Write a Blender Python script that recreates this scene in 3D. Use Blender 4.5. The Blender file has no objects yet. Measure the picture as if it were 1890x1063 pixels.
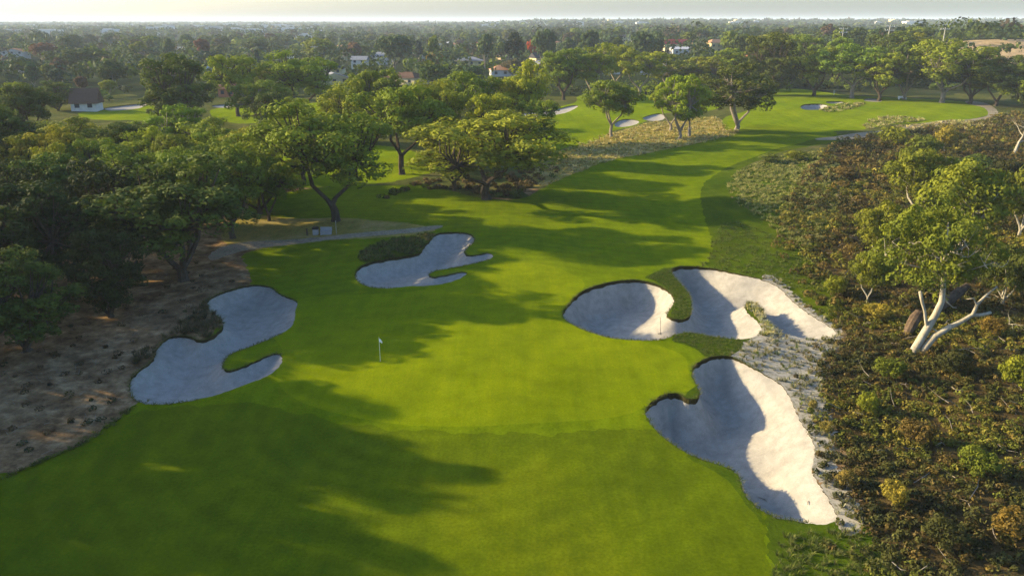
import bpy, math, random
import numpy as np
from mathutils import Vector

random.seed(7); rng = np.random.default_rng(7)
sc = bpy.context.scene
COL = sc.collection

# ------------------------------------------------------------------ camera, sky, sun, exposure
F, CX, CY = 1455.0, 945.0, 531.5          # pixels of the 1890 wide photograph
HC = 26.5
PITCH = math.radians(18.7)
cam_d = bpy.data.cameras.new('camera'); cam = bpy.data.objects.new('camera', cam_d); COL.objects.link(cam)
cam.location = (0, 0, HC); cam.rotation_euler = (math.pi / 2 - PITCH, 0, 0)
cam_d.sensor_width = 36; cam_d.lens = 36 * F / 1890; cam_d.clip_start = 0.5; cam_d.clip_end = 60000
sc.camera = cam

SUN_EL, SUN_AZ = math.radians(18.0), math.radians(16.0)     # light runs to +x and a little to -y
LD = Vector((math.cos(SUN_AZ) * math.cos(SUN_EL), -math.sin(SUN_AZ) * math.cos(SUN_EL), -math.sin(SUN_EL)))
w = bpy.data.worlds.new('World'); sc.world = w; w.use_nodes = True
nt = w.node_tree; bg = nt.nodes['Background']
sky = nt.nodes.new('ShaderNodeTexSky'); sky.sky_type = 'NISHITA'; sky.sun_disc = False
sky.sun_elevation = SUN_EL; sky.sun_rotation = math.atan2(-LD.x, -LD.y)
sky.altitude = 50; sky.air_density = 1.0; sky.dust_density = 1.9; sky.ozone_density = 4.0
nt.links.new(sky.outputs[0], bg.inputs[0]); bg.inputs[1].default_value = 0.128
sun_d = bpy.data.lights.new('sun', 'SUN'); sun_d.energy = 5.0; sun_d.angle = math.radians(0.6); sun_d.color = (1.0, 0.80, 0.46)
sun = bpy.data.objects.new('sun', sun_d); COL.objects.link(sun)
sun.rotation_euler = LD.to_track_quat('-Z', 'Y').to_euler(); sun.location = (-60, 20, 60)
sc.view_settings.view_transform = 'Standard'; sc.view_settings.look = 'None'
sc.view_settings.exposure = 1.43; sc.view_settings.gamma = 1.0; sc.view_settings.use_curve_mapping = False
sc.cycles.max_bounces = 6; sc.cycles.diffuse_bounces = 3; sc.cycles.transmission_bounces = 3
sc.cycles.transparent_max_bounces = 6; sc.cycles.volume_bounces = 0
sc.cycles.volume_max_steps = 64
sc.cycles.use_denoising = True

# ------------------------------------------------------------------ terrain
def smooth(a, b, x):
    t = np.clip((x - a) / (b - a), 0, 1); return t * t * (3 - 2 * t)

def gauss(x, y, cx, cy, rx, ry):
    return np.exp(-((x - cx) / rx) ** 2 - ((y - cy) / ry) ** 2)

def hb(x, y):
    x = np.asarray(x, float); y = np.asarray(y, float)
    near = 1 - smooth(250, 380, y)
    h = near * (0.22 * np.sin(x * .115 + .6 + .5 * np.sin(y * .06)) * np.cos(y * .083 + 1.1)
                + .10 * np.sin(x * .31 + y * .12 + 2.0) + .05 * np.sin(x * .52 - y * .45)
                + .16 * np.sin(x * .05 - y * .05))
    h = h - .30 * gauss(x, y, -6, 46, 26, 5) + .25 * gauss(x, y, 2, 60, 18, 9)
    h = h + 1.3 * gauss(x, y, 96, 262, 55, 38) + 1.0 * gauss(x, y, 60, 175, 26, 22)      # far green plateau, dry mound
    h = h + 0.9 * gauss(x, y, 48, 118, 17, 24) + .8 * gauss(x, y, 45, 60, 12, 22)        # heath rises to the right
    h = h + 6.0 * smooth(320, 620, y) * smooth(-160, 160, x)                             # suburb rises on the right
    h = h + 15.0 * gauss(x, y, 262, 425, 105, 85) + 10 * gauss(x, y, 420, 560, 150, 120) # sandy dune hill
    h = h + 11.0 * smooth(1500, 2700, y) * smooth(-1100, 600, x) * (1 - smooth(3600, 4800, y))
    h = h + 1.5 * smooth(400, 700, y) * np.sin(x * .011 + y * .004) * np.sin(y * .006 + 1)
    return h

def ray(px, py):
    u, v = (px - CX) / F, (CY - py) / F
    return u, math.cos(PITCH) + v * math.sin(PITCH), v * math.cos(PITCH) - math.sin(PITCH)

def G(px, py, z0=0.0):
    """the point of the ground that the photograph shows at this pixel"""
    dx, dy, dz = ray(px, py)
    lo = 20.0 / dy; t = lo; step = 1.0
    while t < 12000:
        z = HC + dz * t
        if z <= float(hb(dx * t, dy * t)) + z0: break
        step = max(.5, t * .01); t += step
    a, b = t - step, t
    for _ in range(18):
        m = (a + b) / 2
        if HC + dz * m <= float(hb(dx * m, dy * m)) + z0: b = m
        else: a = m
    return dx * b, dy * b

def depth(x, y, z=0): return y * math.cos(PITCH) + (HC - z) * math.sin(PITCH)

def height_to(x, y, py):
    """height over the ground at which something standing at x, y reaches this picture row"""
    _, dy, dz = ray(CX, py); return HC + dz * (y / dy) - float(hb(x, y))

def by_top(px, py, h):
    """where on the ground a thing of height h must stand for its top to be at this pixel"""
    dx, dy, dz = ray(px, py); t = 60.0
    while t < 6000:
        if HC + dz * t <= float(hb(dx * t, dy * t)) + h: break
        t += max(1, t * .01)
    return dx * t, dy * t

# ------------------------------------------------------------------ helpers
def mesh(name, V, faces, smooth_=False, cols=None, tint=None):
    """V (n,3); faces (m,k) array or list of such arrays"""
    if not isinstance(faces, (list, tuple)): faces = [faces]
    faces = [np.asarray(f, np.int32) for f in faces if len(f)]
    me = bpy.data.meshes.new(name)
    V = np.asarray(V, np.float32)
    me.vertices.add(len(V)); me.vertices.foreach_set('co', V.ravel())
    loops = np.concatenate([f.ravel() for f in faces])
    tot = np.concatenate([np.full(len(f), f.shape[1], np.int32) for f in faces])
    st = np.concatenate([[0], np.cumsum(tot)[:-1]]).astype(np.int32)
    me.loops.add(len(loops)); me.loops.foreach_set('vertex_index', loops)
    me.polygons.add(len(tot)); me.polygons.foreach_set('loop_start', st); me.polygons.foreach_set('loop_total', tot)
    me.polygons.foreach_set('use_smooth', np.full(len(tot), bool(smooth_)))
    me.update(calc_edges=True)
    if cols is not None:
        a = me.color_attributes.new('col', 'FLOAT_COLOR', 'POINT')
        a.data.foreach_set('color', np.concatenate([cols, np.ones((len(cols), 1))], 1).astype(np.float32).ravel())
    if tint is not None:
        a = me.attributes.new('tint', 'FLOAT', 'POINT'); a.data.foreach_set('value', np.asarray(tint, np.float32))
    return me

def link(name, me, mat=None, parent=None, loc=None):
    o = bpy.data.objects.new(name, me); COL.objects.link(o)
    if me is not None and mat is not None and not me.materials: me.materials.append(mat)
    if parent is not None: o.parent = parent
    if loc is not None: o.location = loc
    return o

LABELS = {}
def tag(o, label=None, cat=None, group=None, kind=None):
    if label:
        o['label'] = label
        LABELS.setdefault(label, []).append(o.name)
    if cat: o['category'] = cat
    if group: o['group'] = group
    if kind: o['kind'] = kind
    return o

def empty(name, loc, rz=0):
    o = bpy.data.objects.new(name, None); COL.objects.link(o); o.location = loc; o.rotation_euler = (0, 0, rz)
    o.empty_display_size = .3
    return o

class Geo:
    """collects boxes, tubes and prisms into one mesh"""
    def __init__(s): s.V = []; s.F3 = []; s.F4 = []; s.n = 0
    def add(s, V, F4=(), F3=()):
        s.V.append(np.asarray(V, float)); k = s.n
        if len(F4): s.F4.append(np.asarray(F4, int) + k)
        if len(F3): s.F3.append(np.asarray(F3, int) + k)
        s.n += len(V); return s
    def box(s, x0, x1, y0, y1, z0, z1):
        V = [(x, y, z) for z in (z0, z1) for y in (y0, y1) for x in (x0, x1)]
        return s.add(V, [(0, 1, 5, 4), (1, 3, 7, 5), (3, 2, 6, 7), (2, 0, 4, 6), (4, 5, 7, 6), (0, 2, 3, 1)])
    def tube(s, path, rad, n=6):
        P = np.asarray(path, float); rad = np.broadcast_to(rad, len(P)).astype(float)
        T = np.gradient(P, axis=0); T /= np.linalg.norm(T, axis=1)[:, None] + 1e-9
        ref = np.array([.13, .97, .2]) if abs(T[0][2]) > .5 else np.array([0, 0, 1.])
        A = np.cross(T, ref); A /= np.linalg.norm(A, axis=1)[:, None] + 1e-9
        B = np.cross(T, A)
        th = np.arange(n) * 2 * np.pi / n
        V = (P[:, None] + rad[:, None, None] * (A[:, None] * np.cos(th)[None, :, None] + B[:, None] * np.sin(th)[None, :, None])).reshape(-1, 3)
        m = len(P); q = []
        for i in range(m - 1):
            for j in range(n):
                q.append((i * n + j, i * n + (j + 1) % n, (i + 1) * n + (j + 1) % n, (i + 1) * n + j))
        s.add(np.vstack([V, P[-1:]]), q, [((m - 1) * n + j, (m - 1) * n + (j + 1) % n, m * n) for j in range(n)])
        return s
    def build(s, name, smooth_=False, **k):
        fs = []
        if s.F4: fs.append(np.concatenate(s.F4))
        if s.F3: fs.append(np.concatenate(s.F3))
        return mesh(name, np.concatenate(s.V), fs, smooth_, **k)

# ------------------------------------------------------------------ materials
def new_mat(name, rough=.9):
    m = bpy.data.materials.new(name); m.use_nodes = True
    b = m.node_tree.nodes['Principled BSDF']; b.inputs['Roughness'].default_value = rough
    b.inputs['Specular IOR Level'].default_value = .0
    return m, m.node_tree, b

def N(nt, t, **k):
    n = nt.nodes.new(t)
    for a, v in k.items():
        if a in n.inputs: n.inputs[a].default_value = v
        else: setattr(n, a, v)
    return n

def noise(nt, scale, detail=4, rough=.55, vec=None, stretch=None):
    n = nt.nodes.new('ShaderNodeTexNoise'); n.inputs['Scale'].default_value = scale
    n.inputs['Detail'].default_value = detail; n.inputs['Roughness'].default_value = rough
    if vec is None:
        g = nt.nodes.new('ShaderNodeNewGeometry'); vec = g.outputs['Position']
    if stretch:
        mp = nt.nodes.new('ShaderNodeMapping'); mp.inputs['Scale'].default_value = stretch
        if len(stretch) == 3: pass
        nt.links.new(vec, mp.inputs['Vector']); vec = mp.outputs[0]
    nt.links.new(vec, n.inputs['Vector']); return n.outputs['Fac']

def ramp(nt, fac, stops):
    r = nt.nodes.new('ShaderNodeValToRGB'); e = r.color_ramp.elements
    while len(e) < len(stops): e.new(.5)
    for i, (p, c) in enumerate(stops):
        e[i].position = p; e[i].color = (*c, 1) if len(c) == 3 else c
    nt.links.new(fac, r.inputs[0]); return r.outputs[0]

def mix(nt, fac, a, b, typ='MIX'):
    m = nt.nodes.new('ShaderNodeMix'); m.data_type = 'RGBA'; m.blend_type = typ
    for v, i in ((fac, 0), (a, 6), (b, 7)):
        if hasattr(v, 'links'): nt.links.new(v, m.inputs[i])
        else: m.inputs[i].default_value = v if i == 0 else (*v, 1)
    return m.outputs[2]

def bump(nt, b, h, strength, dist):
    bp = nt.nodes.new('ShaderNodeBump'); bp.inputs['Strength'].default_value = strength; bp.inputs['Distance'].default_value = dist
    nt.links.new(h, bp.inputs['Height']); nt.links.new(bp.outputs[0], b.inputs['Normal'])

def grass_mat(name, c0, c1, c2, s=1.0, bumpd=.02, dry=None, rings=False):
    m, nt, b = new_mat(name, .75)
    big = noise(nt, .045, 3); mid = noise(nt, .45, 5, .65); fine = noise(nt, 5.5 * s, 4, .7)
    c = ramp(nt, big, [(.3, c0), (.5, c1), (.72, c2)])
    m2 = ramp(nt, mid, [(.3, (.78, .80, .74)), (.7, (1.18, 1.14, 1.1))])
    c = mix(nt, 1.0, c, m2, 'MULTIPLY')
    f2 = ramp(nt, fine, [(.3, (.72, .74, .72)), (.72, (1.28, 1.22, 1.2))])
    c = mix(nt, .8, c, f2, 'MULTIPLY')
    st = ramp(nt, noise(nt, .5, 4, .7, stretch=(1.6, .10, 1)), [(.35, (.90, .93, .9)), (.65, (1.10, 1.06, 1.0))])
    c = mix(nt, 1.0, c, st, 'MULTIPLY')
    if dry:
        d = ramp(nt, noise(nt, .16, 6, .7), [(.5, (0, 0, 0)), (.68, (1, 1, 1))])
        c = mix(nt, d, c, dry)
    if rings:   # pale scuffed arcs left by the mowers
        g = nt.nodes.new('ShaderNodeNewGeometry'); mp = nt.nodes.new('ShaderNodeMapping')
        mp.inputs['Location'].default_value = (6, -52, 0)
        nt.links.new(g.outputs['Position'], mp.inputs['Vector'])
        wv = nt.nodes.new('ShaderNodeTexWave'); wv.wave_type = 'RINGS'; wv.rings_direction = 'Z'
        wv.inputs['Scale'].default_value = .16; wv.inputs['Distortion'].default_value = 2.2; wv.inputs['Detail'].default_value = 2
        wv.inputs['Detail Scale'].default_value = .5
        nt.links.new(mp.outputs[0], wv.inputs['Vector'])
        r1 = ramp(nt, wv.outputs['Fac'], [(.0, (.95, .95, .95)), (1., (1.05, 1.05, 1.03))])
        c = mix(nt, 1.0, c, r1, 'MULTIPLY')
        sp = ramp(nt, noise(nt, 2.2, 5, .75), [(.66, (0, 0, 0)), (.74, (.35, .35, .35))])
        c = mix(nt, sp, c, (.14, .15, .035))
    nt.links.new(c, b.inputs['Base Color'])
    bump(nt, b, fine, .6, bumpd)
    return m

def sand_mat(name, base=(.318, .300, .266), dark=(.20, .18, .15), rough_=False):
    m, nt, b = new_mat(name, .95)
    big = noise(nt, .22, 4, .6); fine = noise(nt, 9, 5, .7); mid = noise(nt, 1.3, 5, .7)
    c = ramp(nt, big, [(.3, tuple(.86 * v for v in base)), (.65, base)])
    c = mix(nt, .8, c, ramp(nt, mid, [(.3, (.74, .73, .72)), (.6, (1.12, 1.11, 1.10))]), 'MULTIPLY')
    c = mix(nt, .6, c, ramp(nt, noise(nt, 14, 3, .8), [(.35, (.75, .75, .75)), (.65, (1.15, 1.15, 1.15))]), 'MULTIPLY')
    # footmarks, twigs and old rake drags
    g = nt.nodes.new('ShaderNodeNewGeometry')
    wv = nt.nodes.new('ShaderNodeTexWave'); wv.inputs['Scale'].default_value = .11; wv.inputs['Distortion'].default_value = 7
    wv.inputs['Detail'].default_value = 2.0; wv.inputs['Detail Scale'].default_value = .35
    nt.links.new(g.outputs['Position'], wv.inputs['Vector'])
    ln = ramp(nt, wv.outputs['Fac'], [(.0, (.55, .55, .55)), (.06, (0, 0, 0))])
    c = mix(nt, ln, c, tuple(.80 * v for v in base))
    sp = ramp(nt, noise(nt, 4.5 if not rough_ else 2.4, 6, .8), [(.60 if not rough_ else .5, (0, 0, 0)), (.72 if not rough_ else .62, (1, 1, 1))])
    c = mix(nt, sp, c, dark)
    nt.links.new(c, b.inputs['Base Color'])
    bump(nt, b, mix(nt, .5, fine, mid), .5, .035)
    return m

def soil_mat(name, stops, s1=.35, s2=3.5, bd=.12):
    m, nt, b = new_mat(name, .95)
    a = noise(nt, s1, 6, .68); f = noise(nt, s2, 6, .75)
    c = ramp(nt, a, stops)
    c = mix(nt, .9, c, ramp(nt, f, [(.28, (.35, .34, .33)), (.5, (.95, .95, .95)), (.75, (1.5, 1.45, 1.35))]), 'MULTIPLY')
    nt.links.new(c, b.inputs['Base Color']); bump(nt, b, f, .8, bd)
    return m

def leaf_mat(name, use_col=False, transl=.13):
    m = bpy.data.materials.new(name); m.use_nodes = True; nt = m.node_tree; nt.nodes.clear()
    out = nt.nodes.new('ShaderNodeOutputMaterial'); mx = nt.nodes.new('ShaderNodeMixShader'); mx.inputs[0].default_value = transl
    d = nt.nodes.new('ShaderNodeBsdfPrincipled'); d.inputs['Roughness'].default_value = .8; d.inputs['Specular IOR Level'].default_value = .08
    t = nt.nodes.new('ShaderNodeBsdfTranslucent')
    at = nt.nodes.new('ShaderNodeAttribute'); at.attribute_name = 'col' if use_col else 'tint'
    if use_col: c = at.outputs['Color']
    else:
        oi = nt.nodes.new('ShaderNodeObjectInfo')
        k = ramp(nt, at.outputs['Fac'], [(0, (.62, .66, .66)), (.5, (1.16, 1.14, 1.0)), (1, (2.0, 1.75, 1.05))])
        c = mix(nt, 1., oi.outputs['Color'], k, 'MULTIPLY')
    nt.links.new(c, d.inputs['Base Color'])
    tc = mix(nt, 1., c, (1.9, 2.0, .8), 'MULTIPLY')
    nt.links.new(tc, t.inputs[0])
    nt.links.new(d.outputs[0], mx.inputs[1]); nt.links.new(t.outputs[0], mx.inputs[2]); nt.links.new(mx.outputs[0], out.inputs[0])
    return m

def bark_mat(name, a, bcol, scale=2.5):
    m, nt, b = new_mat(name, .9)
    f = noise(nt, scale, 5, .7, stretch=(1, 1, .3))
    nt.links.new(ramp(nt, f, [(.3, a), (.7, bcol)]), b.inputs['Base Color']); bump(nt, b, f, .5, .04)
    return m

def plain(name, c, rough=.7, var=.12):
    m, nt, b = new_mat(name, rough)
    f = noise(nt, 1.1, 4)
    nt.links.new(ramp(nt, f, [(.3, tuple(v * (1 - var) for v in c)), (.7, tuple(v * (1 + var * .6) for v in c))]), b.inputs['Base Color'])
    return m

M = {}
M['fairway'] = grass_mat('fairway_grass', (.088, .134, .002), (.110, .156, .002), (.132, .170, .003), rings=True)
M['approach'] = grass_mat('foreground_vignette_grass', (.064, .098, .003), (.084, .118, .003), (.106, .130, .004), rings=True)  # longer cut, with the vignette's darkening put into its colour as well
M['green'] = grass_mat('putting_green_grass', (.120, .168, .002), (.138, .182, .002), (.152, .192, .003), 1.4, .008)
M['rough'] = grass_mat('rough_grass', (.040, .074, .004), (.056, .088, .005), (.082, .104, .008), .7, .10)
M['dry'] = grass_mat('dry_rough_grass', (.20, .18, .045), (.25, .21, .065), (.16, .16, .03), .5, .12, dry=(.32, .25, .11))
M['lawn'] = grass_mat('far_lawn_grass', (.116, .178, .004), (.136, .190, .004), (.150, .196, .005), .5, .02)
M['sand'] = sand_mat('bunker_sand_white')
M['waste'] = sand_mat('sandy_waste', (.36, .335, .28), (.13, .12, .07), True)
M['path'] = soil_mat('sand_path', [(.3, (.20, .17, .12)), (.7, (.30, .26, .19))], .5, 4, .03)
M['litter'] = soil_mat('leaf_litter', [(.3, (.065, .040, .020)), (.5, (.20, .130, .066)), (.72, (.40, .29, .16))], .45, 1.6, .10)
M['under'] = soil_mat('dull_turf', [(.3, (.045, .055, .018)), (.5, (.075, .085, .022)), (.75, (.15, .13, .06))], .12, 1.2, .1)  # dark olive-brown mix of dry and rough grass
M['heath'] = soil_mat('heath_soil', [(.3, (.04, .03, .014)), (.55, (.085, .06, .024)), (.75, (.12, .10, .04))], .3, 2.5, .2)
M['dune'] = soil_mat('dune_sand', [(.3, (.30, .22, .12)), (.5, (.42, .31, .18)), (.75, (.22, .20, .08))], .05, .5, .8)
M['lip'] = soil_mat('turf_edge', [(.3, (.020, .016, .008)), (.7, (.05, .045, .015))], 1.0, 6, .03)
M['leaf'] = leaf_mat('gum_leaves')
M['scrub'] = leaf_mat('scrub_leaves', True, .14)
M['bark'] = bark_mat('dark_bark', (.030, .022, .016), (.10, .08, .06))
M['palebark'] = bark_mat('pale_bark', (.20, .17, .12), (.46, .42, .33), 3.5)
M['greybark'] = bark_mat('grey_bark', (.13, .11, .09), (.30, .26, .21))

# far suburb ground: paddocks, gardens, streets read as one dull green-grey
def suburb_mat():
    m, nt, b = new_mat('suburb_ground', .95)
    a = noise(nt, .02, 5, .7); f = noise(nt, .15, 5, .7)
    c = ramp(nt, a, [(.35, (.018, .030, .012)), (.55, (.030, .042, .016)), (.75, (.07, .07, .04))])
    c = mix(nt, .8, c, ramp(nt, f, [(.3, (.5, .5, .5)), (.7, (1.3, 1.3, 1.3))]), 'MULTIPLY')
    nt.links.new(c, b.inputs['Base Color']); return m
M['suburb'] = suburb_mat()

# ------------------------------------------------------------------ outlines traced on the ground
def chaikin(P, n=2):
    P = np.asarray(P, float)
    for _ in range(n):
        Q = np.roll(P, -1, 0); P = np.stack([.75 * P + .25 * Q, .25 * P + .75 * Q], 1).reshape(-1, P.shape[1])
    return P

def poly(pts, n=2):
    """pixel outline (x, y[, lip height]) -> smooth outline in metres"""
    W = []
    for p in pts:
        x, y = G(p[0], p[1]); W.append((x, y, p[2] if len(p) > 2 else 0.0))
    return chaikin(W, n)

def sdf(P, X, Y):
    """signed distance, positive inside"""
    out = np.full(len(X), -1e3)
    lo, hi = P[:, :2].min(0) - 6, P[:, :2].max(0) + 6
    m = np.where((X > lo[0]) & (X < hi[0]) & (Y > lo[1]) & (Y < hi[1]))[0]
    A, B = P[:, :2], np.roll(P[:, :2], -1, 0)
    for k in range(0, len(m), 40000):
        i = m[k:k + 40000]; x, y = X[i][:, None], Y[i][:, None]
        d = B - A; L = (d ** 2).sum(1) + 1e-12
        t = np.clip(((x - A[:, 0]) * d[:, 0] + (y - A[:, 1]) * d[:, 1]) / L, 0, 1)
        dist = np.sqrt(((x - A[:, 0] - t * d[:, 0]) ** 2 + (y - A[:, 1] - t * d[:, 1]) ** 2).min(1))
        with np.errstate(divide='ignore', invalid='ignore'):
            cr = ((A[:, 1] > y) != (B[:, 1] > y)) & (x < d[:, 0] * (y - A[:, 1]) / (d[:, 1] + 1e-15) + A[:, 0])
        out[i] = np.where(cr.sum(1) % 2 == 1, dist, -dist)
    return out

def ragged(X, Y, a, k=1.0):
    return a * (np.sin(X * 2.3 * k + 1.7 * np.sin(Y * 1.9 * k)) * .5 + .5 * np.sin(Y * 3.7 * k + 1.3 * np.sin(X * 4.1 * k)) + .4 * np.sin(X * 7.3 * k + Y * 6.1 * k))

BUNKERS = {
 'left': ([(461,525,.3),(500,528,.2),(517,544,.2),(542,552,.15),(551,559,.1),(545,572,.1),(544,593,.1),(534,608,.1),(504,623,.2),(470,636,.5),(462,640,.6),
           (425,652,.6),(411,668,.6),(412,684,.4),(435,683,.3),(476,664,.3),(508,650,.2),(521,656,.1),(521,672,.1),(497,694,.1),(448,711,.1),(405,728,.1),(343,742,.15),(286,748,.15),
           (252,742,.2),(236,721,.3),(243,692,.4),(286,664,.3),(286,645,.3),(312,619,.3),(350,619,.7),(376,632,.8),(417,602,.8),(402,583,.8),(384,572,.7),(380,553,.5),(414,538,.3)], .55),
 'mid': ([(803,431,.5),(826,429,.4),(860,429,.4),(877,437,.3),(875,448,.4),(860,459,.4),(856,469,.4),(871,473,.3),(897,466,.1),(912,470,.05),(907,478,.1),(871,487,.3),(833,495,.4),
           (799,500,.5),(790,507,.4),(798,513,.3),(826,507,.2),(863,500,.1),(861,509,.05),(826,523,.05),(788,528,.1),(750,528,.1),(720,533,.15),(683,531,.2),(660,521,.3),(653,505,.5),
           (668,488,.8),(698,480,.9),(750,472,1.0),(777,467,.9),(780,456,.7),(794,444,.6)], .5),
 'twin': ([(1036,582,1.1),(1044,565,1.2),(1067,540,1.2),(1097,527,1.1),(1127,520,1.0),(1164,515,.9),(1194,519,.7),(1225,529,.6),(1245,546,.5),(1246,560,.5),(1232,576,.5),(1232,585,.5),
           (1247,589,.7),(1266,589,1.0),(1277,574,1.3),(1275,546,1.5),(1256,523,1.5),(1239,505,1.4),(1238,493,1.2),(1268,490,1.0),(1320,495,.5),(1362,506,.2),(1411,516,.05),(1441,531,0),
           (1456,550,0),(1493,580,0),(1535,603,0),(1550,620,0),(1500,627,0),(1456,619,0),(1430,606,.2),(1412,590,.5),(1408,568,.9),(1385,556,.7),(1374,560,.2),(1376,574,0),(1398,592,0),(1408,606,0),(1396,621,.05),(1373,627,.1),
           (1324,623,.2),(1279,613,.4),(1253,615,.5),(1230,625,.4),(1202,629,.3),(1157,627,.4),(1119,623,.6),(1070,606,.9),(1044,591,1.0)], .75),
 'right': ([(1187,759,1.2),(1200,742,1.3),(1226,726,1.3),(1252,724,1.2),(1268,737,1.2),(1287,735,1.3),(1292,722,1.3),(1279,700,1.4),(1275,683,1.4),(1283,670,1.3),(1305,659,1.1),(1331,654,.9),
           (1355,659,.5),(1383,674,.2),(1422,696,.05),(1448,713,0),(1464,744,0),(1475,774,0),(1501,809,0),(1505,844,0),(1496,870,0),(1518,900,0),(1544,944,0),(1544,961,0),(1518,970,.05),
           (1483,964,.2),(1457,959,.4),(1431,955,.6),(1405,942,.9),(1379,920,1.0),(1368,900,1.1),(1366,879,1.2),(1344,861,1.2),(1300,850,1.1),(1265,835,1.1),(1231,813,1.1),(1204,787,1.1)], .75),
 'far': ([(1476,197,.9),(1485,192,.8),(1523,192,.5),(1530,198,.1),(1506,204,.1),(1481,203,.4)], .5),
 'far_b': ([(1522,187,.8),(1560,187,.5),(1556,191,.1),(1527,192,.2)], .5),
 'far_c': ([(1590,187,.1),(1600,181,.3),(1632,184,.3),(1625,189,0)], .2),
 'mound': ([(1133,232,.4),(1136,224,.4),(1159,219,.4),(1182,223,.1),(1176,231,0),(1140,236,.1)], .6),
 'mound_b': ([(1180,218,.3),(1211,209,.4),(1225,211,.2),(1229,221,0),(1202,225,0)], .5),
 'strip': ([(949,212,.2),(1019,204,.4),(1066,193,.4),(1068,199,.1),(1022,214,0),(952,219,0)], .5),
 'lawn_a': ([(190,199,.4),(237,194,.6),(272,190,.6),(268,198,.1),(235,204,0),(195,205,0)], .5),
 'lawn_b': ([(384,195,.4),(436,190,.6),(438,197,.1),(400,200,0)], .5),
}
BLABEL = {
 'left': 'large shaded sand bunker with a grass tongue beside the tree-shaded dirt bank',
 'mid': 'shaded white bunker with two pointed fingers of sand below the tufted mound',
 'twin': 'wide two-lobed sand bunker half in shade, with a tufted ridge of grass in it',
 'right': 'deep heart-shaped sand bunker half in blue shade at the edge of the brown heath',
 'far': 'small round bunker with a dark left lip cut into the distant plateau green',
 'far_b': 'narrow bunker with a straight dark back lip behind the tufts on the distant green',
 'far_c': 'flat bright sand bunker before the trunks behind the distant green',
 'mound': 'small pale bunker to the right of the lone fork-trunked tree',
 'mound_b': 'slim pale bunker just left of the three slender trees',
 'strip': 'long thin sand strip under a shaded bank beyond the round tree by the fairway',
 'lawn_a': 'shaded bunker at the back of the distant lawn on the far left',
 'lawn_b': 'bluish shaded bunker right of the tall broad tree on the distant lawn',
}
FAIR = [(-500,1500),(-500,960),(0,885),(80,850),(160,815),(235,760),(300,700),(400,610),(470,535),(455,490),(440,464),(560,447),(690,442),(822,426),(765,412),(640,402),(500,402),
        (440,385),(520,355),(600,345),(760,338),(830,352),(880,366),(960,372),(1000,348),(1060,320),(1120,296),(1180,285),(1240,275),(1290,264),(1350,252),(1370,236),(1400,228),(1500,238),(1560,246),(1500,258),
        (1430,276),(1390,290),(1330,315),(1300,335),(1292,355),(1295,385),(1305,415),(1315,445),(1312,480),(1300,492),(1330,520),(1330,640),(1300,662),(1330,740),(1330,830),(1375,900),(1400,935),(1418,980),(1422,1063),(1424,1500)]
LAWN2 = [(1335,243),(1330,215),(1390,205),(1415,170),(1440,163),(1500,166),(1580,180),(1700,182),(1790,188),(1825,200),(1832,214),(1750,224),(1650,229),(1590,240),(1520,246),(1430,236),(1380,240)]
LAWN3 = [(960,210),(1000,205),(1070,190),(1060,175),(1170,160),(1240,155),(1330,170),(1345,205),(1225,205),(1180,232),(1130,240),(1110,258),(1060,270),(1015,282),(990,274),(950,240)]
LAWN4 = [(140,206),(200,203),(270,193),(310,200),(330,214),(300,226),(150,222)]
LAWN5 = [(380,202),(440,196),(520,200),(590,188),(640,190),(650,215),(520,228),(400,226)]
LAWN6 = [(430,335),(520,352),(760,334),(850,300),(640,258),(500,275)]
LAWN7 = [(-90,302),(40,296),(70,306),(110,318),(50,334),(-90,336)]
LAWN8 = [(195,292),(238,284),(262,300),(250,325),(205,322)]
FORE = [(-500,1500),(-500,960),(0,885),(80,850),(160,815),(235,760),(330,752),(470,742),(600,775),(740,795),(900,802),(1060,800),(1180,788),(1225,800),(1290,846),(1350,876),(1375,900),(1400,935),(1418,980),(1422,1063),(1424,1500)]
GREEN = [(470,600),(520,560),(580,545),(680,545),(800,535),(880,500),(960,480),(1050,500),(1090,525),(1040,560),(1036,585),(1100,618),(1200,632),(1270,655),(1270,700),(1290,720),(1240,725),(1200,745),(1150,770),(1000,780),(860,790),(700,780),(560,750),(500,700),(530,640)]
ROUGH = [(1500,250),(1560,246),(1560,262),(1480,272),(1400,295),(1350,322),(1340,345),(1352,372),(1400,400),(1450,440),(1500,480),(1530,520),(1560,570),(1500,640),(1400,700),(1350,800),(1380,900),(1440,925),(1530,945),(1610,960),(1640,1063),(1700,1500),(1300,1500),(1200,1063),(1250,500),(1200,400),(1260,270)]
COLLARS = [[(1185,513),(1238,487),(1262,518),(1284,560),(1270,593),(1240,590),(1236,576),(1250,556),(1228,528),(1200,515)],
           [(1228,627),(1279,608),(1350,620),(1378,630),(1352,660),(1302,662),(1282,640)],
           [(1258,745),(1268,722),(1294,708),(1302,732)],
           [(1250,832),(1300,846),(1350,856),(1374,882),(1400,935),(1418,975),(1390,950),(1350,890),(1300,860)],
           [(655,470),(700,447),(800,428),(812,440),(785,468),(745,480),(670,490)]]
WASTE = [(1372,668),(1340,655),(1372,628),(1408,606),(1412,560),(1398,500),(1450,520),(1480,560),(1545,600),(1562,630),(1522,665),(1515,710),(1530,770),(1548,850),(1572,905),(1596,975),(1570,1000),(1540,975),(1500,880),(1480,800),(1450,730)]
HEATH = [(1530,262),(1640,248),(1830,226),(1850,205),(2600,190),(3200,260),(3200,1600),(1660,1600),(1620,1063),(1600,970),(1560,850),(1540,760),(1530,690),(1560,640),(1560,600),(1530,560),(1510,500),(1450,440),(1480,330)]
DRYG = [(1005,290),(1060,268),(1110,252),(1180,228),(1260,222),(1330,214),(1340,240),(1372,240),(1350,254),(1290,266),(1180,287),(1120,298),(1060,322),(1000,350),(960,340),(980,310)]
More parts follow.
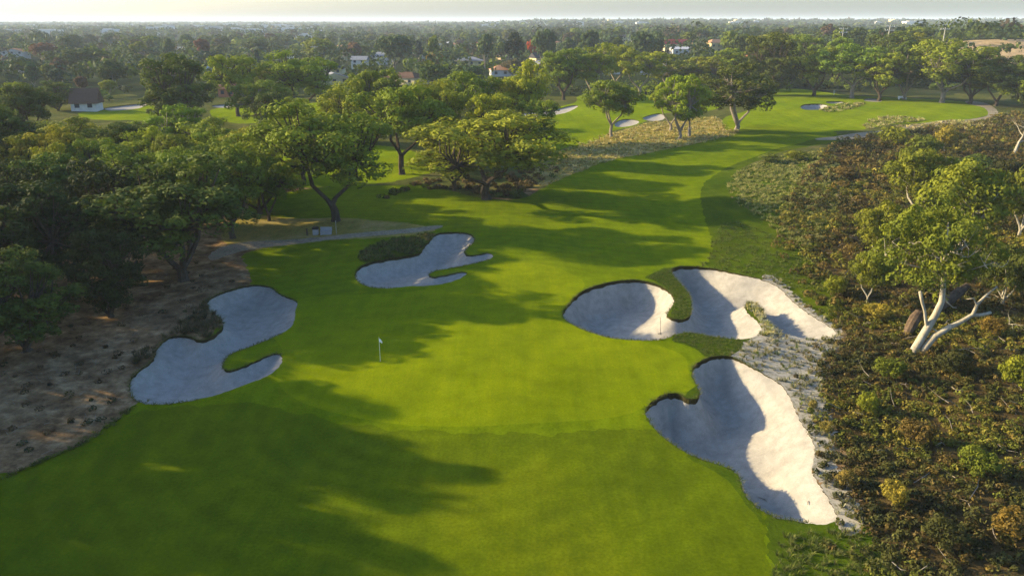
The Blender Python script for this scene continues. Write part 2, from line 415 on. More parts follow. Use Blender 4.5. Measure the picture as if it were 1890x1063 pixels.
DRYG2 = [(480,385),(520,398),(640,400),(780,412),(830,418),(820,430),(690,445),(440,466),(400,440),(440,395)]
SWARD = [(1350,322),(1400,300),(1480,280),(1540,282),(1560,330),(1545,400),(1500,470),(1450,440),(1400,405),(1352,372),(1340,345)]
PATH1 = [(380,470),(430,447),(560,440),(640,433),(740,424),(812,414),(822,420),(760,430),(680,437),(600,444),(500,454),(430,466),(390,484)]
PATH2 = [(1502,255),(1579,246),(1649,236),(1719,225),(1800,220),(1822,215),(1825,206),(1810,197),(1780,190),(1782,186),(1824,190),(1843,206),(1847,222),(1789,226),(1733,231),(1670,243),(1614,252),(1544,259),(1506,259)]

# base sheet: a fan of cells that grow with the distance from the camera
fine = np.linspace(-1, 1, 401)
outer = 1 + np.cumsum(np.linspace(.03, .17, 12))
U = np.concatenate([-outer[::-1], fine, outer])
ys = [-90, -60, -35, -15, 0, 12, 20]
y = 24.0
while y < 350: ys.append(y); y += .0068 * y
while y < 13500: ys.append(y); y += .024 * y
ys = np.array(ys)
XX = U[None, :] * (14 + .80 * np.maximum(ys, 0))[:, None]; YY = np.repeat(ys[:, None], len(U), 1)
X, Y = XX.ravel(), YY.ravel(); nu = len(U)
ii = (np.arange(len(ys) - 1)[:, None] * nu + np.arange(nu - 1)[None, :]).ravel()
T = np.concatenate([np.stack([ii, ii + 1, ii + nu + 1], 1), np.stack([ii, ii + nu + 1, ii + nu], 1)])

def clip(T, X, Y, val):
    """split the triangles along val = 0 -> (inside, outside, X, Y, cut segments)"""
    v = val.copy(); v[np.abs(v) < 1e-3] = 1e-3
    s = v[T] > 0; k = s.sum(1)
    ins, outs = [T[k == 3]], [T[k == 0]]
    segs = []
    for want in (1, 2):
        C = T[k == want]; sC = s[k == want]
        if not len(C): continue
        lone = np.argmax(sC, 1) if want == 1 else np.argmin(sC, 1)
        r = np.arange(len(C)); a, b, c = C[r, lone], C[r, (lone + 1) % 3], C[r, (lone + 2) % 3]
        def cut(p, q):
            lo, hi = np.minimum(p, q), np.maximum(p, q)
            t = v[lo] / (v[lo] - v[hi])
            return lo.astype(np.int64) * 4000000 + hi, X[lo] + t * (X[hi] - X[lo]), Y[lo] + t * (Y[hi] - Y[lo])
        segs.append((want, a, b, c, cut(a, b), cut(a, c)))
    keys = np.concatenate([np.concatenate([e[4][0], e[5][0]]) for e in segs]) if segs else np.zeros(0, np.int64)
    xs = np.concatenate([np.concatenate([e[4][1], e[5][1]]) for e in segs]) if segs else np.zeros(0)
    ysn = np.concatenate([np.concatenate([e[4][2], e[5][2]]) for e in segs]) if segs else np.zeros(0)
    uq, first, inv = np.unique(keys, return_index=True, return_inverse=True)
    base = len(X); X2 = np.concatenate([X, xs[first]]); Y2 = np.concatenate([Y, ysn[first]])
    pos = 0; S = []
    for want, a, b, c, e1, e2 in segs:
        n = len(a); p = base + inv[pos:pos + n]; q = base + inv[pos + n:pos + 2 * n]; pos += 2 * n
        tri = np.stack([a, p, q], 1); quad = np.concatenate([np.stack([p, b, c], 1), np.stack([p, c, q], 1)])
        (ins if want == 1 else outs).append(tri); (outs if want == 1 else ins).append(quad)
        S.append(np.stack([p, q], 1))
    return np.concatenate(ins), np.concatenate(outs), X2, Y2, (np.concatenate(S) if S else np.zeros((0, 2), int))

def tri_mesh(name, tri, z_of, mat, **tg):
    u, inv = np.unique(tri, return_inverse=True)
    V = np.stack([X[u], Y[u], z_of(X[u], Y[u])], 1)
    o = link(name, mesh(name, V, inv.reshape(-1, 3), True), mat); tag(o, **tg); return o

BSURF = []      # (outline, floor function) so that tufts, rakes and stones can stand on the sand
for key, (pts, bowl) in BUNKERS.items():
    big = key in ('left', 'mid', 'twin', 'right', 'far')
    if not big: bowl *= .45
    P = poly(pts, 2)
    ins, T, X, Y, seg = clip(T, X, Y, sdf(P, X, Y) + (ragged(X, Y, .07, 1.7) if len(pts) > 20 else 0))
    dense = P
    r = 3.2 if len(pts) > 20 else 2.5
    def floor_(x, y, P=dense, bowl=bowl, r=r, kk=1.75 if big else .3):
        out = np.zeros(len(x)); d = np.maximum(sdf(P, x, y), 0)
        for k in range(0, len(x), 20000):
            D2 = (x[k:k + 20000, None] - P[:, 0]) ** 2 + (y[k:k + 20000, None] - P[:, 1]) ** 2 + .004
            wgt = D2 ** -1.1
            out[k:k + 20000] = (wgt * P[:, 2]).sum(1) / wgt.sum(1)
        t = np.clip(d / r, 0, 1)
        return hb(x, y) - .05 - .32 * out - (bowl + kk * out) * (1 - (1 - t) ** 2.2)
    BSURF.append((P, floor_))
    b = tri_mesh('sand_bunker', ins, floor_, M['sand'], label=BLABEL[key], kind='structure')
    # the cut turf edge standing round the sand
    a, c = seg[:, 0], seg[:, 1]; k = len(a)
    xa, ya, xc, yc = X[a], Y[a], X[c], Y[c]
    V = np.concatenate([np.stack([xa, ya, hb(xa, ya)], 1), np.stack([xc, yc, hb(xc, yc)], 1),
                        np.stack([xc, yc, floor_(xc, yc) - .03], 1), np.stack([xa, ya, floor_(xa, ya) - .03], 1)])
    i = np.arange(k)
    e = link('turf_edge', mesh('turf_edge', V, np.stack([i, i + k, i + 2 * k, i + 3 * k], 1)), M['lip'], b)

def zone(name, pts, mat, label, rag=0.0, n=2, dz=0.0, k=1.0):
    global T, X, Y
    P = poly(pts, n)
    val = sdf(P, X, Y)
    if rag: val = val + ragged(X, Y, rag, k)
    ins, T, X, Y, _ = clip(T, X, Y, val)
    o = tri_mesh(name, ins, lambda x, y: hb(x, y), mat, label=label, kind='structure'); return P

zone('path', PATH1, M['path'], 'pale sand path running from the trees to the tufted mound', .12)
zone('path', PATH2, M['path'], 'pale sand path curving round the right end of the distant green', .1)
for c, t in zip(COLLARS, ('rough grass tongue between the two lobes of the twin bunker', 'rough grass neck between the twin bunker and the heart-shaped bunker',
                          'small tuft of rough at the notch of the heart-shaped bunker', 'rough grass along the near lip of the heart-shaped bunker', 'dark tufted mound behind the two-fingered bunker')):
    zone('rough_ground', c, M['rough'], t, .10)
P_WASTE = zone('sandy_ground', WASTE, M['waste'], 'grey-white sandy waste with sparse tufts between the bunkers and the heath', .35)
zone('putting_green_ground', GREEN, M['green'], 'smooth bright putting green between the bunkers', .02)
zone('approach_ground', FORE, M['approach'], 'longer foreground turf in front of the green, with vignette darkening in its colour', .30, k=.5)
zone('fairway_ground', FAIR, M['fairway'], 'mown fairway turf running from the foreground up to the distant green', .22, k=.8)
zone('lawn', LAWN2, M['lawn'], 'bright distant plateau green ringed by the curved sand path', .2)
zone('lawn', LAWN3, M['lawn'], 'sunlit lawn strip beyond the dry grass mound', .2)
zone('lawn', LAWN4, M['lawn'], 'narrow sunlit lawn on the far left, before the houses', .3)
zone('lawn', LAWN5, M['lawn'], 'distant sunlit lawn right of the tall broad tree', .3)
zone('lawn', LAWN6, M['lawn'], 'lawn glimpsed behind the fork-trunked tree', .4)
zone('lawn', LAWN7, M['lawn'], 'small lawn patch seen under bare trunks at the left edge', .4)
zone('lawn', LAWN8, M['lawn'], 'lawn gap between dark crowns on the left', .4)
P_DRY = zone('dry_grass_ground', DRYG, M['dry'], 'golden dry grass mound between the fairway and the sunlit lawn', .5)
zone('dry_grass_ground', DRYG2, M['dry'], 'dry tan grass strip beside the path and the grey bench', .3)
P_SWARD = zone('tussock_ground', SWARD, M['rough'], 'slope of pale tussocks right of the fairway bend', .3)
P_ROUGH = zone('rough_ground', ROUGH, M['rough'], 'darker band of rough grass along the right edge of the fairway', .10)
P_HEATH = zone('heath_ground', HEATH, M['heath'], 'dark soil under the brown and green heath', .4)
# what is left: dune sand on the hill, leaf litter near, suburb far
def split(val):
    global T, X, Y
    ins, T, X, Y, _ = clip(T, X, Y, val); return ins
ins = split(1 - ((X - 225) / 62) ** 2 - ((Y - 385) / 46) ** 2 + ragged(X, Y, .08, .06))
tri_mesh('hill', ins, hb, M['dune'], label='bare sandy dune hill above the trees at the far right', kind='structure')
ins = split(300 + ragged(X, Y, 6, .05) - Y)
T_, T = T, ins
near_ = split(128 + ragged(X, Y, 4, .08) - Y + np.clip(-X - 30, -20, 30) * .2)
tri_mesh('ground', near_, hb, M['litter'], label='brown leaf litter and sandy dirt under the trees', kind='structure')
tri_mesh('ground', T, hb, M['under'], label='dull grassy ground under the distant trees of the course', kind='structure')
T = T_
tri_mesh('terrain', T, hb, M['suburb'], label='flat suburban land reaching to the hazy horizon', kind='structure')

# ------------------------------------------------------------------ trees
def unit(n): 
    v = rng.normal(size=(n, 3)); return v / np.linalg.norm(v, axis=1)[:, None]

def leaves(C, R, per, size, flat=.8, under=.45):
    """leaf sprays over the clumps C with radii R -> V, quads, tint"""
    n = len(C) * per
    ci = np.repeat(np.arange(len(C)), per)
    d = unit(n)
    d[:, 2] = np.where((d[:, 2] < -.15) & (rng.random(n) > under), -d[:, 2], d[:, 2])
    lob = unit(len(C) * 5).reshape(len(C), 5, 3)
    bumps = np.max(np.einsum('nk,njk->nj', d, lob[ci]), 1)
    rad = R[ci] * (.72 + .38 * bumps ** 2) * (.72 + .32 * rng.random(n) ** .6)
    P = C[ci] + d * rad[:, None] * np.array([1, 1, flat])
    nrm = d * 1.0 + unit(n) * .5; nrm /= np.linalg.norm(nrm, axis=1)[:, None]
    t = np.cross(nrm, unit(n)); t /= np.linalg.norm(t, axis=1)[:, None]; b = np.cross(nrm, t)
    s = size * (.55 + .9 * rng.random(n))[:, None]
    V = np.stack([P - t * s, P - b * s * .5, P + t * s, P + b * s * .5], 1).reshape(-1, 3)
    Q = np.arange(4 * n).reshape(n, 4)
    ct = rng.random(len(C))
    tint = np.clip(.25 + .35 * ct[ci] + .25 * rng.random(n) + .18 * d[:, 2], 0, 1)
    return V, Q, np.repeat(tint, 4)

def tree_meshes(H, W, frac, nc, per, leaf, fork=3, flat=.8, lean=(0, 0), rcs=(.10, .16), sparse=1.0, trunk_r=.34, under=.45, cone=0.0, boughs=0):
    zb = H * frac; cz = (H + zb) / 2; rz = (H - zb) / 2; rw = W / 2
    lob = unit(7); amp = rng.uniform(-.35, .15, 7)
    C = []; R = []; tries = 0
    if boughs:
        # boughs spread through the crown, each a cushion of small round clumps with gaps between the cushions
        B = []; t2 = 0
        while len(B) < boughs and t2 < 4000:
            t2 += 1
            d = unit(1)[0]; d[2] = d[2] * .95 + .05; rb = W * rng.uniform(.12, .21) * (1.15 if len(B) % 3 else .8); rr = rng.uniform(.35, 1.0)
            p = np.array([d[0] * rr * (rw - rb), d[1] * rr * (rw - rb), cz + d[2] * rr * (rz - rb * .55)])
            if any(np.linalg.norm((p - q) * [1, 1, 1.35]) < .66 * (rb + r2) for q, r2 in B): 
                if t2 % 40: continue
                rb *= .6
            B.append((p, rb))
        for p, rb in B:
            p = p.copy(); p[:2] += np.array(lean) * (p[2] / H)
            k = 0; own = []; m = max(4, int(nc * (rb / (W * .2)) ** 2 / boughs))
            while len(own) < m and k < 300:
                k += 1; d = unit(1)[0]
                if d[2] < -.1 and rng.random() < .75: d[2] = -d[2]
                rc = W * rng.uniform(*rcs); q = p + d * np.array([1, 1, .78]) * max(rb - rc * .7, rc * .3) * rng.uniform(.85, 1.1)
                if any(np.linalg.norm(q - o_) < .72 * rc for o_ in own): continue
                own.append(q); R.append(rc)
            C += own
    while not boughs and len(C) < nc and tries < 6000:
        tries += 1
        d = unit(1)[0]
        if d[2] < -.35 and rng.random() < .6: continue
        g = 1 + (amp * np.maximum(lob @ d, 0) ** 3).sum()
        rc = W * rng.uniform(*rcs)
        rr = rng.random() ** (.38 * sparse) * g
        zrel = d[2] * rr
        k = 1 - cone * max(zrel, -.3)
        p = np.array([d[0] * rr * (rw - rc) * k, d[1] * rr * (rw - rc) * k, cz + zrel * (rz - rc * flat)])
        p[2] = min(max(p[2], zb * .9), H - rc * flat * .9)
        p[:2] += np.array(lean) * (p[2] / H)
        if any(np.linalg.norm(p - q) < .62 * (rc + r2) * .8 for q, r2 in zip(C, R)): continue
        C.append(p); R.append(rc)
    C = np.array(C); R = np.array(R)
    V, Q, tint = leaves(C, R, per, leaf, flat, under)
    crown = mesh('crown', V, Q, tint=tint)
    g = Geo()
    fz = H * frac * rng.uniform(.45, .8); base = np.array([0, 0, -.4]); fk = np.array([lean[0] * .25, lean[1] * .25, fz])
    tr = trunk_r * H / 15
    g.tube([base, base * .4 + [0, 0, .5], fk * .5 + rng.normal(0, .1, 3), fk], [tr * 1.5, tr * 1.1, tr, tr * .9], 7)
    ang = rng.uniform(0, 6.28) + np.arange(fork) * 6.283 / fork
    hubs = []
    for a in ang:
        r = W * rng.uniform(.10, .2); e = np.array([math.cos(a) * r, math.sin(a) * r, zb + (H - zb) * rng.uniform(.25, .45)]); e[:2] += np.array(lean) * .6
        m = fk * .5 + e * .5 + np.array([math.cos(a), math.sin(a), -.2]) * W * .04
        g.tube([fk - [0, 0, .2], fk * .75 + m * .25 + rng.normal(0, .08, 3), m, e], [tr * .75, tr * .62, tr * .5, tr * .36], 6); hubs.append(e)
    hubs = np.array(hubs)
    for p, r in zip(C, R):
        h = hubs[np.argmin(np.linalg.norm(hubs - p, axis=1))]
        m = h * .5 + p * .5 + rng.normal(0, W * .02, 3) - [0, 0, W * .02]
        g.tube([h, m, p + [0, 0, r * .2]], [tr * .34, tr * .22, tr * .08], 4)
    return crown, g.build('trunk')

def dead_meshes(H, W, seed_ang=0, r0=.28):
    g = Geo()
    def branch(p, d, L, r, lev):
        pts = [p]; rad = [r]; q = p.copy(); dd = d.copy()
        for i in range(4):
            dd = dd + rng.normal(0, .22, 3) + [0, 0, .05]; dd /= np.linalg.norm(dd)
            q = q + dd * L / 4; pts.append(q.copy()); rad.append(r * (1 - .2 * (i + 1)))
        g.tube(pts, rad, 5 if lev < 2 else 4)
        if lev < 4:
            for i in (2, 3, 4, 4) if lev else (2, 3, 3, 4, 4, 4):
                nd = dd * .5 + unit(1)[0] * .8; nd[2] = abs(nd[2]) * .7 + (.1 if lev else .25); nd[0] *= W / H * 1.5; nd[1] *= W / H * 1.5
                nd /= np.linalg.norm(nd)
                branch(pts[i], nd, L * rng.uniform(.5, .72), rad[i] * .62, lev + 1)
    branch(np.array([0, 0, -.3]), np.array([.05, 0, 1.]), H * .42, r0, 0)
    return g.build('trunk')

K = dict(rcs=(.052, .088), flat=.95, under=.75)
GOLF = [tree_meshes(15, 14, .20, 260, 108, .19, 3, boughs=22, **K), tree_meshes(15, 14, .22, 240, 108, .19, 2, lean=(1.2, .5), boughs=20, **K),
        tree_meshes(15, 13, .16, 260, 115, .19, 4, boughs=24, **K), tree_meshes(15, 15, .28, 220, 125, .20, 3, boughs=17, **K),
        tree_meshes(15, 12, .14, 250, 115, .18, 3, lean=(-1, .6), boughs=23, **K), tree_meshes(15, 14, .30, 190, 125, .19, 2, boughs=15, **K),
        tree_meshes(15, 14, .04, 300, 110, .20, 4, boughs=28, **K), tree_meshes(15, 15, .20, 270, 108, .19, 3, boughs=22, **K)]
print('crowns', [len(c.polygons) for c, t in GOLF])
SUB = [tree_meshes(14, 12, .15, 30, 70, .62, 3, rcs=(.13, .2), under=.7), tree_meshes(14, 13, .2, 26, 80, .62, 3, rcs=(.14, .2)),
       tree_meshes(14, 9, .12, 26, 70, .55, 2, rcs=(.15, .22), under=.7), tree_meshes(14, 12, .3, 22, 80, .6, 3, rcs=(.13, .2)),
       tree_meshes(14, 8, .08, 30, 60, .5, 2, rcs=(.14, .2), cone=.75, under=.8), tree_meshes(14, 15, .15, 36, 70, .66, 4, rcs=(.12, .17))]

def put_tree(protos, idx, x, y, H, W, color, label, group, rz=None, bark='bark', name='gum_tree', Hp=15.0, Wp=13.6, nobr=False):
    crown, trunk = protos[idx]
    e = empty(name, (x, y, float(hb(x, y))), rng.uniform(0, 6.28) if rz is None else rz)
    e.scale = (W / Wp, W / Wp, H / Hp)
    tag(e, label, 'tree', group)
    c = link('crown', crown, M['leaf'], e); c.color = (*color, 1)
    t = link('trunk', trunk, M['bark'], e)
    if bark != 'bark':
        t.material_slots[0].link = 'OBJECT'; t.material_slots[0].material = M[bark]
    return e

OLIVE = (.128, .158, .016); MID = (.098, .134, .016); DARK = (.050, .074, .015); YEL = (.150, .172, .016); HAZY_GREEN = (.052, .082, .036); DEEP = (.022, .033, .012)  # haze is put into the bluish green, the left trees' shade into the darkest
# base x, base y, top y, crown width (pixels of the photo), shape, colour, label
TREES = [
 (50,648,470,190,6,DARK,'low dark tree at the left edge beside the shaded dirt bank'),
 (338,518,292,290,0,DARK,'large dark tree standing just above the large shaded bunker'),
 (352,468,275,190,2,MID,'tree with a sunlit top behind the large dark tree by the path'),
 (205,585,425,150,6,DEEP,'low drooping dark tree between the left-edge tree and the big dark one'),
 (80,560,330,240,2,DEEP,'broad black-green tree in the thick shade on the left'),
 (215,505,300,190,6,DEEP,'dense dark tree left of the tree above the large bunker'),
 (-20,520,300,220,0,DEEP,'dark tree half cut by the left edge below the yellow-topped trees'),
 (140,450,285,190,4,DARK,'tree with a yellow-green crest above the black-green tree'),
 (30,430,300,170,2,DARK,'dark tree between the left edge and the yellow-green crest'),
 (262,420,268,150,0,MID,'round tree in the second row left of the path'),
 (430,440,262,165,2,MID,'leafy tree overhanging the start of the sand path'),
 (480,395,250,150,6,OLIVE,'tree with light olive sprays left of the fork-trunked tree'),
 (620,408,192,232,1,MID,'big fork-trunked tree beside the grey bench'),
 (898,368,200,262,7,OLIVE,'wide round tree on the dark mulch beside the fairway'),
 (838,352,245,120,2,YEL,'small bright tree nested against the wide round tree on mulch'),
 (742,322,160,165,3,MID,'tall tree with a bare dark trunk between the fork-trunked and the wide round tree'),
 (560,340,195,130,2,MID,'tree behind the left shoulder of the fork-trunked tree'),
 (415,345,222,170,0,OLIVE,'round sunlit tree above the path, second row'),
 (330,320,195,140,4,MID,'slim grey-green tree with a pale trunk below the far left lawn'),
 (245,335,224,140,2,DARK,'dark round tree below the right end of the far left lawn'),
 (150,340,222,170,0,MID,'large round tree just below the far left lawn'),
 (65,345,235,140,5,DARK,'tree with bare trunks over a lawn patch at the left'),
 (-5,335,190,170,2,DARK,'tall dark tree at the left edge, level with the far left lawn'),
 (138,200,166,62,2,OLIVE,'small olive tree hiding the left end of the wide brown-roofed house'),
 (168,203,174,50,0,DARK,'small dark tree in front of the wide brown-roofed house'),
 (108,205,150,70,6,DARK,'dark tree left of the wide brown-roofed house'),
 (330,240,102,128,6,DARK,'tall broad tree standing alone on the far left lawns'),
 (482,240,150,100,3,MID,'small umbrella tree on the distant lawn with a pale inner branch'),
 (566,212,98,130,1,OLIVE,'leaning umbrella tree with a sunlit slope of foliage, before the roofs'),
 (440,215,95,110,5,OLIVE,'loose tree behind the small umbrella tree on the distant lawn'),
 (655,300,150,120,0,OLIVE,'bright tree above the right shoulder of the fork-trunked tree'),
 (700,255,125,110,2,MID,'green tree in the thick row above the tall bare-trunked tree'),
 (800,290,140,120,7,OLIVE,'light green tree behind the wide round tree'),
 (870,268,135,110,3,MID,'tree with a bent pale trunk above the wide round tree'),
 (905,300,165,105,5,YEL,'sunlit tree rising just over the wide round tree'),
 (960,265,112,110,0,YEL,'tall sunlit yellow-green tree above the thin sand strip'),
 (985,300,180,90,5,MID,'thin tree with drooping right branches at the corner of the sunlit lawn'),
 (1128,254,150,95,3,MID,'lone fork-trunked tree left of the small pale bunker'),
 (1237,243,150,85,5,OLIVE,'leftmost of the three slender trees on the dry grass'),
 (1254,258,135,95,2,OLIVE,'middle one of the three slender trees on the dry grass'),
 (1272,252,150,90,1,OLIVE,'right-leaning one of the three slender trees on the dry grass'),
 (1360,240,118,135,0,DARK,'dense dark tree with two trunks right of the three slender trees'),
 (1040,185,88,100,2,MID,'dark-bottomed tree behind the shaded bank of the thin sand strip'),
 (1095,182,80,95,0,OLIVE,'tree with slim trunks behind the lone fork-trunked tree'),
 (1180,175,92,100,5,YEL,'tree with a pale forked top on the edge of the sunlit lawn'),
 (1135,172,84,80,3,OLIVE,'narrow tree between the pale-topped tree and its slim-trunked neighbour'),
 (1235,168,102,95,0,MID,'green tree behind the three slender trees'),
 (1300,166,103,95,2,OLIVE,'tree beneath the cream houses, behind the slender trees'),
 (1415,177,62,110,6,DARK,'dark tree right of the dense two-trunked tree'),
 (1350,160,90,90,4,OLIVE,'olive tree just right of the cream tower houses'),
 (1502,177,88,105,0,OLIVE,'sunlit round tree at the left end of the row behind the distant green'),
 (1572,181,82,120,3,MID,'tree with white spreading limbs behind the distant green'),
 (1622,186,95,95,2,OLIVE,'low-branched tree behind the flat bright bunker'),
 (1668,184,78,100,0,DARK,'tree with a leaning bare trunk by the white bench'),
 (1738,190,66,140,7,OLIVE,'broad golden-green tree with a pale straight trunk behind the distant green'),
 (1790,192,96,110,2,DARK,'dark tree between the golden-green tree and the dead tree'),
 (1838,196,103,105,0,DARK,'dark-bottomed tree below the dune hill'),
 (1895,200,116,100,6,MID,'tree at the right edge behind the bare dead tree'),
 (1540,158,70,90,4,MID,'upper tree behind the sunlit round tree of the distant green'),
 (1480,150,60,85,5,MID,'tree beside the power pole above the distant green'),
 (1640,150,60,110,6,DARK,'dark tree behind the row of the distant green'),
 (1690,140,62,80,4,OLIVE,'tree on the slope left of the dune hill'),
]
for i, (bx, by, ty, wp, sh, col, lab) in enumerate(TREES):
    x, y = G(bx, by); d = depth(x, y); H = height_to(x, y, ty); W = wp * d / F
    bark = 'greybark' if ('pale' in lab or 'white' in lab or 'slender' in lab or 'slim' in lab) else 'bark'
    put_tree(GOLF, sh, x, y, H * 1.03, W * 1.27, tuple(c * rng.uniform(.92, 1.1) for c in col), lab, 'gum trees of the golf course', bark=bark)

# the belt that continues beyond the left edge of the frame and throws the long shadows
BELT = [(-47,54,15.5),(-50,47,15),(-58,62,17),(-52,40,14),(-66,72,17),(-60,50,16),(-70,84,16),(-48,33,13),(-74,60,17),(-62,38,14),(-76,96,16),(-84,76,17),(-58,27,13),(-85,112,16),(-92,92,17),(-44,24,11),(-98,125,16),(-70,45,16),(-82,58,17),(-105,105,17)]
for i, (x, y, H) in enumerate(BELT):
    put_tree(GOLF, (i * 3) % 8, x, y, H, H * .85, DARK, 'dark gum tree of the belt continuing past the left edge', 'gum trees beyond the left edge')

# golf course and suburb fill: rows of trees behind the named ones
def px_of(x, y, z=None):
    z = float(hb(x, y)) if z is None else z
    fwd = y * math.cos(PITCH) + (HC - z) * math.sin(PITCH); up = (z - HC) * math.cos(PITCH) + y * math.sin(PITCH)
    return CX + F * x / fwd, CY - F * up / fwd

placed = [(G(t[0], t[1])) for t in TREES]
# ------------------------------------------------------------------ houses of the suburb
WALLS = {'cream': (.62, .52, .30), 'white': (.58, .56, .52), 'yellow': (.58, .48, .24), 'brick': (.26, .12, .07), 'grey': (.40, .40, .39), 'tan': (.45, .34, .22)}
ROOFS = {'red': (.20, .040, .042), 'tan': (.36, .20, .12), 'grey': (.24, .25, .27), 'brown': (.12, .075, .055), 'white': (.52, .53, .54), 'dark': (.06, .06, .07), 'blue': (.25, .33, .42)}
for k_, v_ in WALLS.items(): M['w' + k_] = plain('wall_' + k_, v_)
for k_, v_ in ROOFS.items(): M['r' + k_] = plain('roof_' + k_, v_, .6)
M['window'] = plain('window_glass', (.03, .04, .05), .15)
M['whitepaint'] = plain('white_paint', (.78, .78, .76), .5, .04)
M['darkpaint'] = plain('dark_paint', (.03, .03, .03), .6)
M['greypaint'] = plain('grey_paint', (.33, .33, .34), .6)
M['concrete'] = plain('pole_concrete', (.45, .43, .38), .8)

HOUSE_RECTS = []
def house(px, ytop, wpx, h, roof='gable', wall='cream', rc='tan', label='', rot=0.0, dr=None, storeys=1, name='house', wmin=0, chimney=False):
    x, y = by_top(px, ytop, h + (dr or 2.2)); d = depth(x, y); wd = max(wpx * d / F, wmin); dp = wd * .75 if roof != 'flat' else wd * .5
    dr = dr or 2.2
    e = empty(name, (x, y, float(hb(x, y))), rot); tag(e, label, 'house' if name == 'house' else 'building', 'houses of the suburb')
    a, b = wd / 2, dp / 2
    link('wall', Geo().box(-a, a, -b, b, -1, h).build('wall'), M['w' + wall], e)
    o = .5; g = Geo()
    if roof == 'gable':
        g.add([(-a - o, -b - o, h), (a + o, -b - o, h), (a + o, b + o, h), (-a - o, b + o, h), (-a - o, 0, h + dr), (a + o, 0, h + dr),
               ], [(0, 1, 5, 4), (2, 3, 4, 5), (0, 3, 2, 1)], [(1, 2, 5), (3, 0, 4)])
    elif roof == 'front':
        g.add([(-a - o, -b - o, h), (a + o, -b - o, h), (a + o, b + o, h), (-a - o, b + o, h), (0, -b - o, h + dr), (0, b + o, h + dr)],
              [(0, 4, 5, 3), (1, 2, 5, 4), (0, 3, 2, 1)], [])
        gg = Geo().add([(-a, -b - .02, h), (a, -b - .02, h), (0, -b - .02, h + dr - .3), (-a, -b + .2, h), (a, -b + .2, h), (0, -b + .2, h + dr - .3)], [(0, 1, 4, 3), (1, 2, 5, 4), (2, 0, 3, 5)], [(0, 1, 2), (4, 3, 5)])
        link('gable', gg.build('gable'), M['w' + wall], e)
    elif roof == 'hip':
        r = a * .4 if wd > dp * 1.1 else 0.1
        g.add([(-a - o, -b - o, h), (a + o, -b - o, h), (a + o, b + o, h), (-a - o, b + o, h), (-r, 0, h + dr), (r, 0, h + dr)],
              [(0, 1, 5, 4), (2, 3, 4, 5), (0, 3, 2, 1)], [(1, 2, 5), (3, 0, 4)])
    else:
        g.box(-a - .2, a + .2, -b - .2, b + .2, h, h + dr)
    rf = link('roof', g.build('roof'), M['r' + rc], e)
    if chimney: link('chimney', Geo().box(a * .4, a * .4 + .8, -.4, .4, h, h + dr + 1.0).build('chimney'), M['wbrick'], rf)
    nw = max(2, int(wd / 4)); wm = Geo().box(-.7, .7, -.06, 0, 0, 1.3).build('window')
    wm.materials.append(M['window'])
    for s in range(storeys):
        for k in range(nw):
            q = link('window', wm, None, e); q.location = (-a + wd * (k + .5) / nw, -b, 1.1 + s * 3)
        for k in range(2):
            q = link('window', wm, None, e); q.location = (-a, -b + dp * (k + .5) / 2 + .3, 1.1 + s * 3); q.rotation_euler = (0, 0, -math.pi / 2)
    HOUSE_RECTS.append((px - wpx * .5, px + wpx * .5, ytop, ytop + (h + dr) * F / d * .62, d))
    return e

